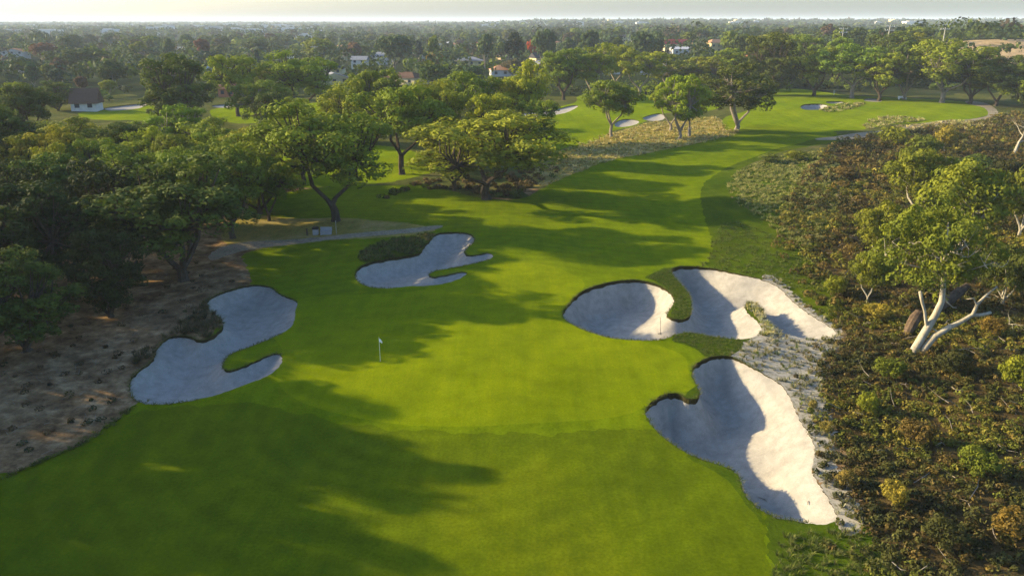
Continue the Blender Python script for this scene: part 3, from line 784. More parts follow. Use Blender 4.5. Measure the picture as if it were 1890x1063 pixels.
HOUSES = [
 (1246,73,50,6.0,'gable','cream','red','cream two-storey house with a long red roof',.15,3,2),
 (1254,87,30,3.6,'gable','white','white','low white house just below the red roof',.1,1.4,1),
 (1290,72,25,6.5,'hip','yellow','tan','left one of two cream-yellow tower houses with tan hip roofs',.35,2.2,2),
 (1321,73,34,6.5,'hip','yellow','tan','right and wider one of two cream-yellow tower houses',.35,2.2,2),
 (262,96,12,5.0,'front','cream','brown','tall house with a sunlit cream gable, upper left',-.5,3.5,1),
 (241,108,12,3.2,'front','white','grey','small house with a white gable left of the sunlit cream gable',.1,2.4,1),
 (155,163,44,2.3,'gable','white','brown','wide brown-roofed house with a white wall on the far left',.12,4.5,1),
 (664,104,28,5.6,'gable','white','grey','white two-storey house with a grey roof right of the pinkish bare tree',-.1,2,2),
 (35,121,22,3.2,'flat','white','white','flat white house near the left edge among dark trees',.1,.6,1),
 (424,148,36,3.0,'gable','brick','brown','brown brick house behind the umbrella tree on the far lawn',-.3,3,1),
 (403,122,36,3.4,'gable','white','blue','long pale blue-grey roofed house above the brown brick one',.1,1.8,1),
 (457,89,20,3.4,'flat','tan','white','small flat shop building with a pale lit front',.0,.8,1),
 (862,106,58,3.0,'hip','yellow','grey','long low grey-roofed house with a yellow wall',.1,2.0,1),
 (778,100,10,3.5,'front','white','white','tiny white-gabled house left of the yellow-orange tree',.2,2,1),
 (777,113,12,3.2,'gable','brick','red','small brick house with a reddish roof beside the yellow-orange tree',.1,1.5,1),
 (998,98,34,3.6,'gable','cream','dark','dark-roofed house below the orange-red autumn tree',.5,3,1),
 (1112,87,26,3.6,'hip','white','grey','pale grey house between two tall dark trees, centre right',.2,2,1),
 (1181,85,14,3.2,'front','white','white','small white gabled house left of the red roof',.1,2,1),
 (1196,89,18,3.4,'gable','cream','white','cream house squeezed between the small white gable and the red roof',.0,1.6,1),
 (818,78,26,3.5,'gable','white','white','long white-roofed house above the yellow-orange tree',.05,1.2,1),
 (842,80,20,3.5,'gable','cream','tan','tan-roofed house right of the long white-roofed one',.1,1.4,1),
 (1384,68,14,4.5,'gable','white','white','white house beside the purple tree',.2,1.4,1),
 (1494,80,24,3.8,'gable','cream','tan','cream-roofed house right of the dark blue-green tree',.3,1.6,1),
 (1336,56,26,6.0,'flat','white','white','far white commercial hall, the left of a pair before the ridge',.0,1.0,1),
 (1372,56,24,6.0,'flat','cream','white','far cream commercial hall, the right of a pair before the ridge',.0,1.0,1),
 (1462,56,18,5.0,'flat','tan','white','far tan hall right of the pair of commercial halls',.0,1.0,1),
 (1620,80,20,4.0,'flat','cream','white','white flat-roofed building beside the tall power pole',.1,.5,1),
 (597,84,20,3.6,'gable','cream','brown','brown-roofed house above the leaning umbrella tree',-.2,2.5,1),
 (632,98,14,3.4,'front','cream','tan','small tan-gabled house left of the pinkish bare tree',-.3,2.3,1),
 (500,98,22,3.4,'gable','brick','dark','dark-roofed house between the shop building and the umbrella tree',.2,2,1),
 (205,78,26,5.0,'flat','cream','white','bright cream factory hall in the far plain on the left',.0,1.0,1),
 (560,62,26,6.0,'flat','white','white','far white hall on the plain, left of centre',.0,1.0,1),
]
for h in HOUSES:
    house(h[0], h[1], h[2], h[3], h[4], h[5], h[6], h[7], h[8], h[9], h[10], name='house' if 'hall' not in h[7] and 'building' not in h[7] else 'hall', chimney='brick' in h[5])

HAUTO = []
for k in range(400):
    if len(HAUTO) >= 36: break
    px = rng.uniform(-20, 1540); dd = 350 * (850 / 350) ** rng.random()
    x_ = (px - CX) / F * dd; h_ = rng.choice([2.8, 3.0, 5.4], p=[.45, .35, .2]); z_ = float(hb(x_, dd))
    up_ = (z_ + h_ + 2.2 - HC) * math.cos(PITCH) + dd * math.sin(PITCH); fw_ = dd * math.cos(PITCH) + (HC - z_ - h_) * math.sin(PITCH)
    ty = CY - F * up_ / fw_; wm = rng.uniform(11, 18); wp = wm * F / fw_
    if dd < 520 and (px < 260 or rng.random() < .5): continue
    if any(abs(px - (a + b) / 2) < (wp + b - a) * .6 and abs(ty - c) < 14 for a, b, c, e_, f_ in HOUSE_RECTS): continue
    rc = str(rng.choice(['grey', 'brown', 'tan', 'dark', 'white', 'red'], p=[.28, .25, .2, .1, .12, .05])); wl = str(rng.choice(['white', 'cream', 'brick', 'grey', 'tan'], p=[.35, .25, .2, .1, .1]))
    o_ = house(px, ty, wp, h_, str(rng.choice(['gable', 'hip', 'front'])), wl, rc, None, rng.uniform(-.5, .5), 2.2, 2 if h_ > 5 else 1)
    HAUTO.append((o_, px, ty, {'grey': 'grey-roofed', 'brown': 'brown-roofed', 'tan': 'terracotta-roofed', 'dark': 'black-roofed', 'white': 'white-roofed', 'red': 'red-roofed'}[rc] + ' ' + {'white': 'white', 'cream': 'cream', 'brick': 'brick', 'grey': 'grey', 'tan': 'tan'}[wl], dd))

# far pale buildings, a few pixels each
def far_building(px, dist, wm, hm, mat):
    y = dist; x = (px - CX) / F * y
    e = link('far_building', Geo().box(-wm / 2, wm / 2, -wm * .3, wm * .3, -1, hm - 1).box(-wm * .3, wm * .2, -wm * .2, wm * .2, hm - 1, hm).build('far_building'), M[mat], None, (x, y, float(hb(x, y))))
    tag(e, 'tiny pale far-off building on the hazy plain', 'building', 'far pale buildings on the plain'); return e
for k in range(74):
    if k < 46: px, dist = rng.uniform(0, 620), rng.uniform(1300, 3400)
    elif k < 60: px, dist = rng.uniform(880, 1190), rng.uniform(1900, 2900)
    else: px, dist = rng.uniform(1330, 1850), rng.uniform(1700, 2800)
    far_building(px, dist, rng.uniform(14, 50), rng.uniform(11, 17), rng.choice(['wwhite', 'wwhite', 'wcream', 'rwhite', 'wgrey']))

# ------------------------------------------------------------------ more trees: behind the named ones and through the suburb
def hides_house(px, w_, top, bot, d):
    for x0, x1, y0, y1, hd in HOUSE_RECTS:
        if d < hd and px + w_ / 2 > x0 and px - w_ / 2 < x1 and top < y1 and bot > y0: return True
    return False

AUTO = []
def auto_tree(protos, sh, px, x, y, H, W, col, adj, group, **k):
    e = put_tree(protos, sh, x, y, H, W, tuple(c * rng.uniform(.85, 1.15) for c in col), None, group, **k)
    e['category'] = 'tree'
    AUTO.append((e, px, px_of(x, y)[1], adj, depth(x, y)))

ROWS = [(-30, 520, 412, 268, 74), (-20, 480, 368, 236, 70), (-20, 330, 318, 226, 66), (0, 118, 215, 118, 60), (10, 110, 265, 160, 58), (-20, 112, 235, 140, 62), (590, 1000, 205, 118, 56), (560, 1010, 184, 108, 60), (600, 900, 232, 140, 60), (1000, 1440, 158, 99, 58), (1400, 1760, 165, 80, 62), (380, 560, 178, 118, 62),
        (500, 640, 262, 175, 62), (700, 850, 215, 135, 66)]
for x0, x1, by, ty, st in ROWS:
    q = x0
    while q < x1:
        px, b = q + rng.uniform(-14, 14), by + rng.uniform(-6, 6)
        x, y = G(px, b); d = depth(x, y); H = float(np.clip(height_to(x, y, ty + rng.uniform(-8, 12)), 8, 19)); W = H * rng.uniform(.9, 1.15)
        topy = px_of(x, y, H + float(hb(x, y)))[1]
        near_named = any((x - a) ** 2 + (y - c) ** 2 < 20 for a, c in placed)
        if not near_named and not (px > 405 and b > 330 and b < 400 and px < 460) and not hides_house(px, W * F / d, topy, b, d):
            c, adj = [(MID, 'mid-green'), (OLIVE, 'olive'), (DARK, 'dark green'), (YEL, 'yellow-green')][rng.integers(0, 4)]
            auto_tree(GOLF, int(rng.integers(0, 8)), px, x, y, H, W, c, adj, 'trees along the far edge of the golf course'); placed.append((x, y))
        q += st

# suburb trees one can pick out
SPEC = [  # px, top y, width px, assumed height, shape, colour, label
 (722,57,72,19,5,HAZY_GREEN,'tallest dark green tree of the suburb, standing left of centre'),
 (1003,46,46,20,5,HAZY_GREEN,'tall grey-green tree crowning the skyline right of the dark round one'),
 (950,55,44,18,0,DEEP,'dark round tree left of the orange-red autumn tree'),
 (983,70,26,10,1,(.30,.060,.030),'orange-red autumn tree below the tall grey-green skyline tree'),
 (896,57,44,17,3,HAZY_GREEN,'grey-green tree left of the dark round tree'),
 (874,70,28,13,4,(.025,.045,.040),'dark blue-green conical tree left of the grey-green one'),
 (1088,50,44,18,3,HAZY_GREEN,'open-crowned tree between the autumn tree and the red roof'),
 (1180,50,44,18,5,HAZY_GREEN,'domed skyline tree above the small white gable'),
 (1213,56,32,16,0,HAZY_GREEN,'smaller domed tree just left of the red roof'),
 (770,64,28,14,4,(.025,.045,.040),'dark pointed tree right of the tallest suburb tree'),
 (798,60,24,15,1,MID,'light green upright tree right of the dark pointed tree'),
 (655,74,38,12,3,(.14,.085,.065),'pinkish bare tree left of the white two-storey house'),
 (804,93,38,10,1,(.20,.135,.030),'yellow-orange autumn tree in the middle distance'),
 (75,76,52,14,1,(.12,.055,.035),'russet tree on the far left of the suburb'),
 (140,84,86,16,5,DARK,'wide dark tree right of the russet tree'),
 (190,108,60,14,0,DARK,'rounded dark tree above the brown-roofed house'),
 (160,138,30,9,3,(.10,.060,.045),'brownish bare bush-like tree behind the wide brown-roofed house'),
 (195,145,34,9,1,YEL,'bright yellow-green tree right of the brown-roofed house'),
 (385,90,42,13,5,(.022,.042,.036),'dark blue tree above the long blue-grey roof'),
 (300,68,26,14,0,HAZY_GREEN,'dark crown above the cream gable'),
 (372,68,36,13,3,(.12,.055,.050),'faded purple-brown tree in the upper left plain'),
 (590,64,60,13,5,OLIVE,'long bright olive crown above the leaning umbrella tree'),
 (480,83,24,11,4,(.022,.042,.036),'dark cone-shaped tree right of the small shop building'),
 (1375,74,20,8,1,(.055,.018,.045),'dark purple tree beside a white house'),
 (1358,56,44,13,5,DARK,'dark-topped tree before the far commercial halls'),
 (1432,57,90,16,5,YEL,'golden tree with a dark blue-green right half, below the far halls'),
 (1466,62,46,15,4,(.022,.042,.038),'dark blue-green tree beside the golden tree'),
 (1540,50,44,15,3,MID,'skyline tree left of the leaning power pole'),
 (1590,48,46,16,0,DARK,'dark skyline tree left of the tallest power pole'),
 (1690,46,60,15,5,MID,'wide skyline tree right of the tallest power pole'),
 (1050,66,40,13,0,HAZY_GREEN,'dark tree between the autumn tree and the open-crowned tree'),
 (1140,60,34,13,2,DARK,'narrow dark tree between two domed skyline trees'),
 (925,72,26,12,2,MID,'narrow green tree tucked before the dark round tree'),
 (1350,52,40,14,3,MID,'loose tree behind the cream tower houses'),
]
SPT = []
for px, ty, wp, H, sh, col, lab in SPEC:
    y = 460. if ty < 64 else 520. if ty < 80 else 440. if ty < 100 else 330. if ty < 130 else 300.
    x = (px - CX) / F * depth(0, y, 12); x, y = float(x), y + rng.uniform(-12, 12); H = float(np.clip(height_to(x, y, ty), 6, 24)); d = depth(x, y)
    W = wp * d / F
    bark = 'greybark'
    put_tree(SUB, sh, x, y, H, W, tuple(.8 * v for v in col), lab, 'trees of the suburb', name='suburb_tree', Hp=14., Wp=12., bark=bark); SPT.append((x, y))
    HOUSE_RECTS.append((px - wp * .35, px + wp * .35, ty, ty + 18, d))
cnt = 0; tries = 0
while cnt < 260 and tries < 9000:
    tries += 1
    d0 = 320 * (1000 / 320) ** rng.random(); px = rng.uniform(-60, 1950)
    x = (px - CX) / F * d0; y = d0; H = rng.uniform(9, 17); W = H * rng.uniform(.8, 1.2)
    if px > 1600 or (px > 1480 and d0 < 480): continue
    if any((x - a) ** 2 + (y - b) ** 2 < 170 for a, b in SPT): continue
    top = px_of(x, y, H + float(hb(x, y)))[1]; bot = px_of(x, y)[1]
    if hides_house(px, W * F / d0 * .8, top, bot, d0): continue
    r = rng.random()
    col, adj = ((HAZY_GREEN, 'grey-green') if r < .35 else (DARK, 'dark green') if r < .65 else (MID, 'mid-green') if r < .85 else (OLIVE, 'olive') if r < .94 else ((.085, .066, .048), 'bare brownish'))
    auto_tree(SUB, int(rng.integers(0, 6)), px, x, y, H, W, tuple(.72 * v for v in col), adj, 'trees of the suburb', name='suburb_tree', Hp=14., Wp=12., bark='greybark'); SPT.append((x, y)); cnt += 1

LANDMARKS = [(75, 'the russet tree'), (155, 'the wide brown-roofed house'), (262, 'the sunlit cream gable'), (403, 'the long blue-grey roof'), (457, 'the small flat shop building'), (655, 'the pinkish bare tree'), (722, 'the tallest suburb tree'),
             (804, 'the yellow-orange tree'), (880, 'the yellow-walled house'), (983, 'the orange-red autumn tree'), (1088, 'the open-crowned tree'), (1181, 'the small white gable'), (1246, 'the red roof'), (1321, 'the wider tower house'), (1384, 'the purple tree'),
             (1466, 'the dark blue-green tree'), (1636, 'the tallest power pole'), (1760, 'the dune hill')]
ORD = ['first', 'second', 'third', 'fourth', 'fifth', 'sixth', 'seventh', 'eighth', 'ninth', 'tenth', 'eleventh', 'twelfth', 'thirteenth', 'fourteenth', 'fifteenth', 'sixteenth', 'seventeenth', 'eighteenth', 'nineteenth', 'twentieth']
grp = {}
for e, px, py, adj, d in AUTO:
    lx, ln = min(LANDMARKS, key=lambda l: abs(l[0] - px))
    band = 'near' if d < 300 else 'mid-distance' if d < 600 else 'distant'
    grp.setdefault((ln, 'left' if px < lx else 'right', adj, band), []).append((abs(px - lx), e))
hgrp = {}
for e, px, py, adj, d in HAUTO:
    lx, ln = min(LANDMARKS, key=lambda l: abs(l[0] - px)); hgrp.setdefault((ln, 'left' if px < lx else 'right', adj), []).append((abs(px - lx), e))
for (ln, side, adj), L in hgrp.items():
    L.sort(key=lambda t: t[0])
    for k, (_, e) in enumerate(L): tag(e, f'{adj} house among trees to the {side} of {ln}' if len(L) == 1 else f'{adj} house among trees, {ORD[k]} out to the {side} of {ln}', 'house', 'houses of the suburb')
for (ln, side, adj, band), L in grp.items():
    L.sort(key=lambda t: t[0])
    for k, (_, e) in enumerate(L):
        lab = f'{adj} {band} tree to the {side} of {ln}' if len(L) == 1 else f'{adj} {band} tree, {ORD[min(k, 19)]} one out to the {side} of {ln}'
        tag(e, lab)

# woods too far off to count
def far_wood(name, d0, d1, spacing, nq, size, label, hs=1.0):
    n = int(.75 * (d1 ** 2 - d0 ** 2) / spacing ** 2)
    y = np.sqrt(rng.random(n) * (d1 ** 2 - d0 ** 2) + d0 ** 2); x = (rng.random(n) * 2 - 1) * .80 * y
    px = CX + F * x / (y * .947 + 8.5)
    keep = np.sin(x * .004 + np.sin(y * .003)) + np.sin(y * .0052 + x * .002) + rng.normal(0, .9, n) > -1.1
    for x0, x1, y0, y1, hd in HOUSE_RECTS:
        keep &= ~((px > x0) & (px < x1) & (y < hd) & (y > hd - (130 if d0 > 600 else 55)))
    x, y = x[keep], y[keep]; n = len(x)
    H = rng.uniform(7, 15, n) * (1 + .25 * (rng.random(n) > .9)) * hs; z = hb(x, y)
    c = np.stack([x, y, z + H * .55], 1); ci = np.repeat(np.arange(n), nq)
    d = unit(n * nq); d[:, 2] = np.where(d[:, 2] < -.3, -d[:, 2], d[:, 2])
    wd = H * rng.uniform(.4, .62, n) * (spacing / 24 if spacing > 30 else 1)
    P = c[ci] + d * np.stack([wd[ci], wd[ci], H[ci] * .45], 1) * rng.uniform(.7, 1.05, (n * nq, 1))
    nr = d + unit(n * nq) * .6; nr /= np.linalg.norm(nr, axis=1)[:, None]
    t = np.cross(nr, unit(n * nq)); t /= np.linalg.norm(t, axis=1)[:, None]; b = np.cross(nr, t)
    s = size * rng.uniform(.6, 1.3, (n * nq, 1))
    V = np.stack([P - t * s, P - b * s * .7, P + t * s, P + b * s * .7], 1).reshape(-1, 3)
    pal = np.array([DARK, HAZY_GREEN, MID, OLIVE, (.075, .060, .04)]); col = pal[rng.choice(5, n, p=[.34, .40, .16, .05, .05])] * .72 * rng.uniform(.7, 1.25, (n, 1))
    col = np.repeat(col[ci] * rng.uniform(.8, 1.25, (n * nq, 1)), 4, 0)
    o = link(name, mesh(name, V, np.arange(4 * n * nq).reshape(-1, 4), cols=col), M['scrub']); tag(o, label, 'trees', kind='stuff')
far_wood('shrubbery', 335, 640, 12, 32, 1.15, 'garden shrubs and low trees between the nearer suburb houses', .75)
far_wood('wood', 620, 1500, 20, 28, 2.0, 'blue-green treetops of the suburb fading into the haze')
far_wood('wood', 1500, 3100, 32, 10, 4.6, 'hazy wooded ridge below the horizon')
far_wood('wood', 3100, 9500, 85, 9, 12.0, 'last hazy woods along the horizon')
# wooded crest over the dune hill and the slope beside it
def wood_patch(cx, cy, rx, ry, n, label, cols, H0=6, H1=11, nq=150, size=.62):
    x = cx + rng.normal(0, .5, n) * rx; y = cy + rng.normal(0, .5, n) * ry; H = rng.uniform(H0, H1, n)
    C = np.stack([x, y, hb(x, y) + H * .42], 1)
    V, Q, tint = leaves(C, H * .58, nq, size, .8, .8)
    col = np.array(cols)[rng.integers(0, len(cols), n)] * rng.uniform(.8, 1.2, (n, 1))
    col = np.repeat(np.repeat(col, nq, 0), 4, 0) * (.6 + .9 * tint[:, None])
    o = link('wood', mesh('wood', V, Q, cols=col), M['scrub']); tag(o, label, 'trees', kind='stuff')
wood_patch(300, 470, 150, 40, 110, 'low scrubby wood along the crest behind the sandy dune', [OLIVE, MID, DARK], 3, 6, 260, .34)
wood_patch(138, 395, 45, 40, 50, 'bushy olive slope left of the sandy dune', [OLIVE, MID, (.12, .10, .03)], 3, 6, 200, .40)

def understory(x0, x1, d0, d1, n, label, H0=2, H1=5):
    d = rng.uniform(d0, d1, n); x = (rng.uniform(x0, x1, n) - CX) / F * d; y = d - 8; H = rng.uniform(H0, H1, n)
    V, Q, tint = leaves(np.stack([x, y, hb(x, y) + H * .45], 1), H * .6, 90, .42, .8, .8)
    col = np.array([DARK, MID, DEEP, OLIVE])[rng.integers(0, 4, n)]
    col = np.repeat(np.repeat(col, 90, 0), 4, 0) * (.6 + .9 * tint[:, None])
    o = link('shrubbery', mesh('shrubbery', V, Q, cols=col), M['scrub']); tag(o, label, 'bushes', kind='stuff')
understory(1440, 1960, 318, 352, 95, 'dark understorey behind the trunks of the distant green')
understory(990, 1440, 305, 350, 80, 'dark understorey behind the middle row of gums')
understory(-60, 700, 290, 335, 110, 'hedge-like scrub between the far left lawns and the houses', 1.5, 3.5)

# ------------------------------------------------------------------ the heath on the right
def inside_points(P, spacing, lim=None, xr=None, prob=1.0, spill=.1):
    lo, hi = P[:, :2].min(0), P[:, :2].max(0)
    if lim: lo[1], hi[1] = max(lo[1], lim[0]), min(hi[1], lim[1])
    hi[0] = min(hi[0], .72 * hi[1] + 22)
    n = int(max(0, (hi[0] - lo[0]) * (hi[1] - lo[1]) / spacing ** 2))
    x = rng.uniform(lo[0], hi[0], n); y = rng.uniform(lo[1], hi[1], n)
    k = (x < .72 * y + 22) & (rng.random(n) < prob); x, y = x[k], y[k]
    v = sdf(P, x, y)
    k = v > (.1 if spill > 0 else spill * rng.random(len(x)) ** 1.6); x, y = x[k], y[k]
    for Pb, _ in BSURF: 
        k = sdf(Pb, x, y) < -.12; x, y = x[k], y[k]
    return x, y

BROWN = (.078, .058, .020); RUST = (.105, .075, .020); GOLD = (.160, .135, .024); GRN = (.070, .088, .012); LIM = (.110, .125, .014); DK = (.030, .034, .012)
def scrub(name, x, y, r0, r1, nq, size, label, pal, wts, flat=.75):
    n = len(x); z = hb(x, y)
    f = (np.sin(x * .23 + 1.3 * np.sin(y * .17)) + np.sin(y * .31 + x * .11 + 2)) * .25 + .5 + rng.normal(0, .16, n)
    cum = np.cumsum(wts) / np.sum(wts); ki = np.searchsorted(cum, np.clip(f, 0, .999))
    col = np.array(pal)[ki] * rng.uniform(.7, 1.3, (n, 1))
    R = rng.uniform(r0, r1, n) * (1 + .5 * (rng.random(n) > .93))
    col = col * .85; C = np.stack([x, y, z + R * .35], 1)
    V, Q, tint = leaves(C, R, nq, size, flat, .9)
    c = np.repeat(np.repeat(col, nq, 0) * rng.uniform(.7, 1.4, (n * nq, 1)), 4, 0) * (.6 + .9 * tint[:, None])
    o = link(name, mesh(name, V, Q, cols=c), M['scrub']); tag(o, label, 'undergrowth', kind='stuff')
PAL = [DK, BROWN, (.060, .060, .016), RUST, (.085, .092, .014), GOLD]
scrub('undergrowth', *inside_points(P_HEATH, .56, (26, 72), spill=-3.0), .22, .50, 62, .095, 'brown and olive bracken and heath on the right, nearest part', PAL, [1.0, 1.2, 3.0, 1.0, 2.4, .6])
scrub('undergrowth', *inside_points(P_HEATH, .97, (72, 125), spill=-3.0), .32, .75, 52, .15, 'brown and olive heath around the pale-limbed gum', PAL, [.8, 1.3, 2.6, 1.5, 2.0, .8])
scrub('undergrowth', *inside_points(P_HEATH, 1.9, (125, 260)), .5, 1.2, 44, .28, 'distant reddish-brown heath below the curved path', PAL, [.6, 2.0, 1.6, 2.0, 1.2, 1.0])

def tufts(x, y, h, nb, cols, label, spread=.22, wd=.03, zf=None, name='tussocks'):
    n = len(x); ci = np.repeat(np.arange(n), nb); m = n * nb
    z = hb(x, y) if zf is None else zf(x, y)
    hh = h * rng.uniform(.6, 1.3, n)[ci] * rng.uniform(.6, 1.1, m); a = rng.uniform(0, 6.283, m)
    d = np.stack([np.cos(a), np.sin(a)], 1); r0 = rng.random(m)[:, None] * spread * .5
    sp = spread * rng.uniform(.5, 1.9, m)[:, None]
    base = np.stack([x, y], 1)[ci] + d * r0; tip = base + d * sp + np.array([.12, -.03]) * h; side = np.stack([-d[:, 1], d[:, 0]], 1) * wd
    z0 = z[ci]; mid = (base + tip) / 2 - d * sp * .12
    V = np.stack([np.column_stack([base - side, z0 - .03]), np.column_stack([base + side, z0 - .03]), np.column_stack([mid + side * .8, z0 + hh * .75]),
                  np.column_stack([mid - side * .8, z0 + hh * .75]), np.column_stack([tip, z0 + hh * .85])], 1).reshape(-1, 3)
    k = np.arange(m)[:, None] * 5
    col = np.array(cols)[rng.integers(0, len(cols), n)] * rng.uniform(.7, 1.3, (n, 1))
    c = np.repeat(col[ci] * rng.uniform(.75, 1.25, (m, 1)), 5, 0)
    o = link(name, mesh(name, V, [k + [0, 1, 2, 3], k + [3, 2, 4]], cols=c), M['scrub']); tag(o, label, 'grass', kind='stuff')
STRAW = (.40, .34, .16); PALEG = (.25, .25, .07); TG = (.085, .105, .02); SILV = (.30, .29, .21)
tufts(*inside_points(P_SWARD, .62), .38, 14, [(.30, .27, .10), (.20, .21, .055), TG, PALEG, (.15, .16, .04)], 'pale straw tussocks on the slope right of the fairway', .3, .035)
tufts(*inside_points(P_WASTE, .42, prob=.62), .28, 14, [(.24, .23, .16), (.27, .23, .12), (.15, .15, .06), TG, (.10, .09, .05)], 'sparse silvery tufts on the sandy waste between the bunkers', .22, .022)
tufts(*inside_points(P_DRY, 1.3), .5, 10, [STRAW, (.36, .28, .09), PALEG], 'golden dry tussocks between the fairway and the sunlit lawn', .5, .07)
tufts(*inside_points(poly([(1424,985),(1480,978),(1560,975),(1620,985),(1660,1063),(1700,1300),(1424,1300)], 1), .36), .26, 12, [TG, GRN, (.14, .145, .04), (.09, .10, .025)], 'green and straw tufts at the bottom right below the heart-shaped bunker', .2, .018)
tufts(*inside_points(poly(COLLARS[4], 1), .42), .42, 16, [TG, (.05, .06, .02), GRN, (.12, .11, .04)], 'dark tall tufts on the mound behind the two-fingered bunker', .3, .03)
tufts(*inside_points(poly([(300,625),(380,553),(400,560),(402,583),(420,600),(378,634),(350,620),(330,650),(250,680),(240,660)], 1), .45), .45, 16, [(.07, .06, .025), (.04, .045, .02), (.12, .10, .05)], 'dry dark tufts overhanging the large shaded bunker', .35, .03)
tufts(*inside_points(poly([(1374,560),(1386,556),(1408,568),(1412,590),(1432,606),(1456,619),(1400,622),(1408,604),(1398,590),(1378,574)], 1), .30), .38, 16, [STRAW, PALEG, SILV], 'straw tufts on the ridge inside the twin bunker', .24, .022)
tufts(*inside_points(poly([(1508,204),(1527,198),(1560,191),(1600,190),(1590,198),(1560,206),(1530,208)], 1), 1.3), .6, 10, [PALEG, TG, STRAW], 'tufts between the small bunkers on the distant green', .6, .10)
tufts(*inside_points(poly([(1590,232),(1610,218),(1660,214),(1700,218),(1710,225),(1650,230),(1600,240)], 1), 1.2), .6, 10, [PALEG, STRAW, (.2, .19, .06)], 'pale tussock bank between the distant green and the curved path', .6, .09)
tufts(*inside_points(poly([(1640,236),(1720,227),(1820,222),(1850,226),(1820,238),(1700,240),(1600,256)], 1), 1.4), .7, 10, [STRAW, (.22, .18, .08), PALEG], 'straw tussocks below the curved path', .7, .10)
tufts(*inside_points(poly(COLLARS[0], 1), .22), .12, 8, [TG, GRN], 'rough grass blades on the tongue of the twin bunker', .14, .014)
tufts(*inside_points(poly(COLLARS[1], 1), .22), .12, 8, [TG, GRN], 'rough grass blades between the two right-hand bunkers', .14, .014)
tufts(*inside_points(poly([(1236,500),(1310,495),(1400,512),(1450,520),(1540,590),(1560,560),(1500,480),(1440,440),(1340,400),(1312,440),(1308,485)], 1), .55), .16, 8, [TG, GRN, (.1, .12, .02)], 'rough grass clumps above the twin bunker', .25, .03)

fx, fy = [], []
for key in ('left', 'mid', 'twin', 'right'):
    P = poly(BUNKERS[key][0], 2); Q = np.roll(P, -1, 0)
    for a_, b_ in zip(P, Q):
        L_ = np.hypot(*(b_ - a_)[:2]); k_ = int(L_ / .16) + 1
        if a_[2] < .12: continue
        for t_ in rng.random(k_): fx.append(a_[0] + t_ * (b_[0] - a_[0]) + rng.normal(0, .05)); fy.append(a_[1] + t_ * (b_[1] - a_[1]) + rng.normal(0, .05))
tufts(np.array(fx), np.array(fy), .10, 6, [TG, GRN, (.05, .075, .01), (.12, .11, .04)], 'ragged turf fringe hanging over the cut bunker edges', .20, .016, name='grass_fringe')
def sticks(P, sp, L, label, prob=1.0):
    x, y = inside_points(P, sp, (24, 130), prob=prob); g = Geo()
    for a_, b_ in zip(x, y):
        an = rng.uniform(0, 6.28); l = L * rng.uniform(.4, 1.2); z = float(hb(a_, b_)) + rng.uniform(.02, .5) * L * .5
        d = np.array([math.cos(an), math.sin(an), rng.uniform(0, .5)]) * l; p = np.array([a_, b_, z])
        g.tube([p, p + d * .5 + rng.normal(0, .06, 3) * L, p + d], [.02 * L, .015 * L, .005], 3)
    o = link('dead_twigs', g.build('dead_twigs'), M['greybark']); tag(o, label, 'twigs', kind='stuff')
sticks(P_HEATH, 3.0, 1.5, 'bleached dead twigs through the heath')
# low debris and dark brush under the trees on the left
P_BANK = poly([(-60,900),(0,880),(80,850),(160,815),(230,760),(245,700),(300,610),(380,550),(460,520),(440,470),(300,480),(100,600),(-100,640),(-200,800)], 1)
scrub('undergrowth', *inside_points(P_BANK, 2.4), .18, .5, 46, .09, 'low dead brush and leaf piles on the shaded dirt bank', [(.05, .04, .02), (.09, .065, .035), (.04, .045, .02)], [1, 1, 1], .4)
ex, ey = [], []
Q_ = poly([(-60,905),(0,885),(80,850),(160,815),(235,760),(252,748)], 0)
for a_, b_ in zip(Q_[:-1], Q_[1:]):
    for t_ in rng.random(int(np.hypot(*(b_ - a_)[:2]) * 9)): sp_ = rng.normal(0, .8); ex.append(a_[0] + t_ * (b_[0] - a_[0]) + sp_ * .5); ey.append(a_[1] + t_ * (b_[1] - a_[1]) + sp_)
tufts(np.array(ex), np.array(ey), .16, 9, [GRN, TG, (.05, .05, .015), (.10, .09, .035)], 'ragged grass edge between the dirt bank and the foreground turf', .24, .02, name='grass_edge')
sticks(P_BANK, 1.3, .7, 'fallen twigs and bark on the shaded dirt bank')
scrub('undergrowth', *inside_points(poly([(640,398),(760,345),(830,355),(960,374),(1010,350),(1040,320),(1010,300),(860,330),(760,330)], 1), 1.9), .4, .9, 60, .22, 'brown undergrowth under the wide round tree', [(.06, .045, .02), (.10, .07, .03), GRN], [1, 1, 1], .5)

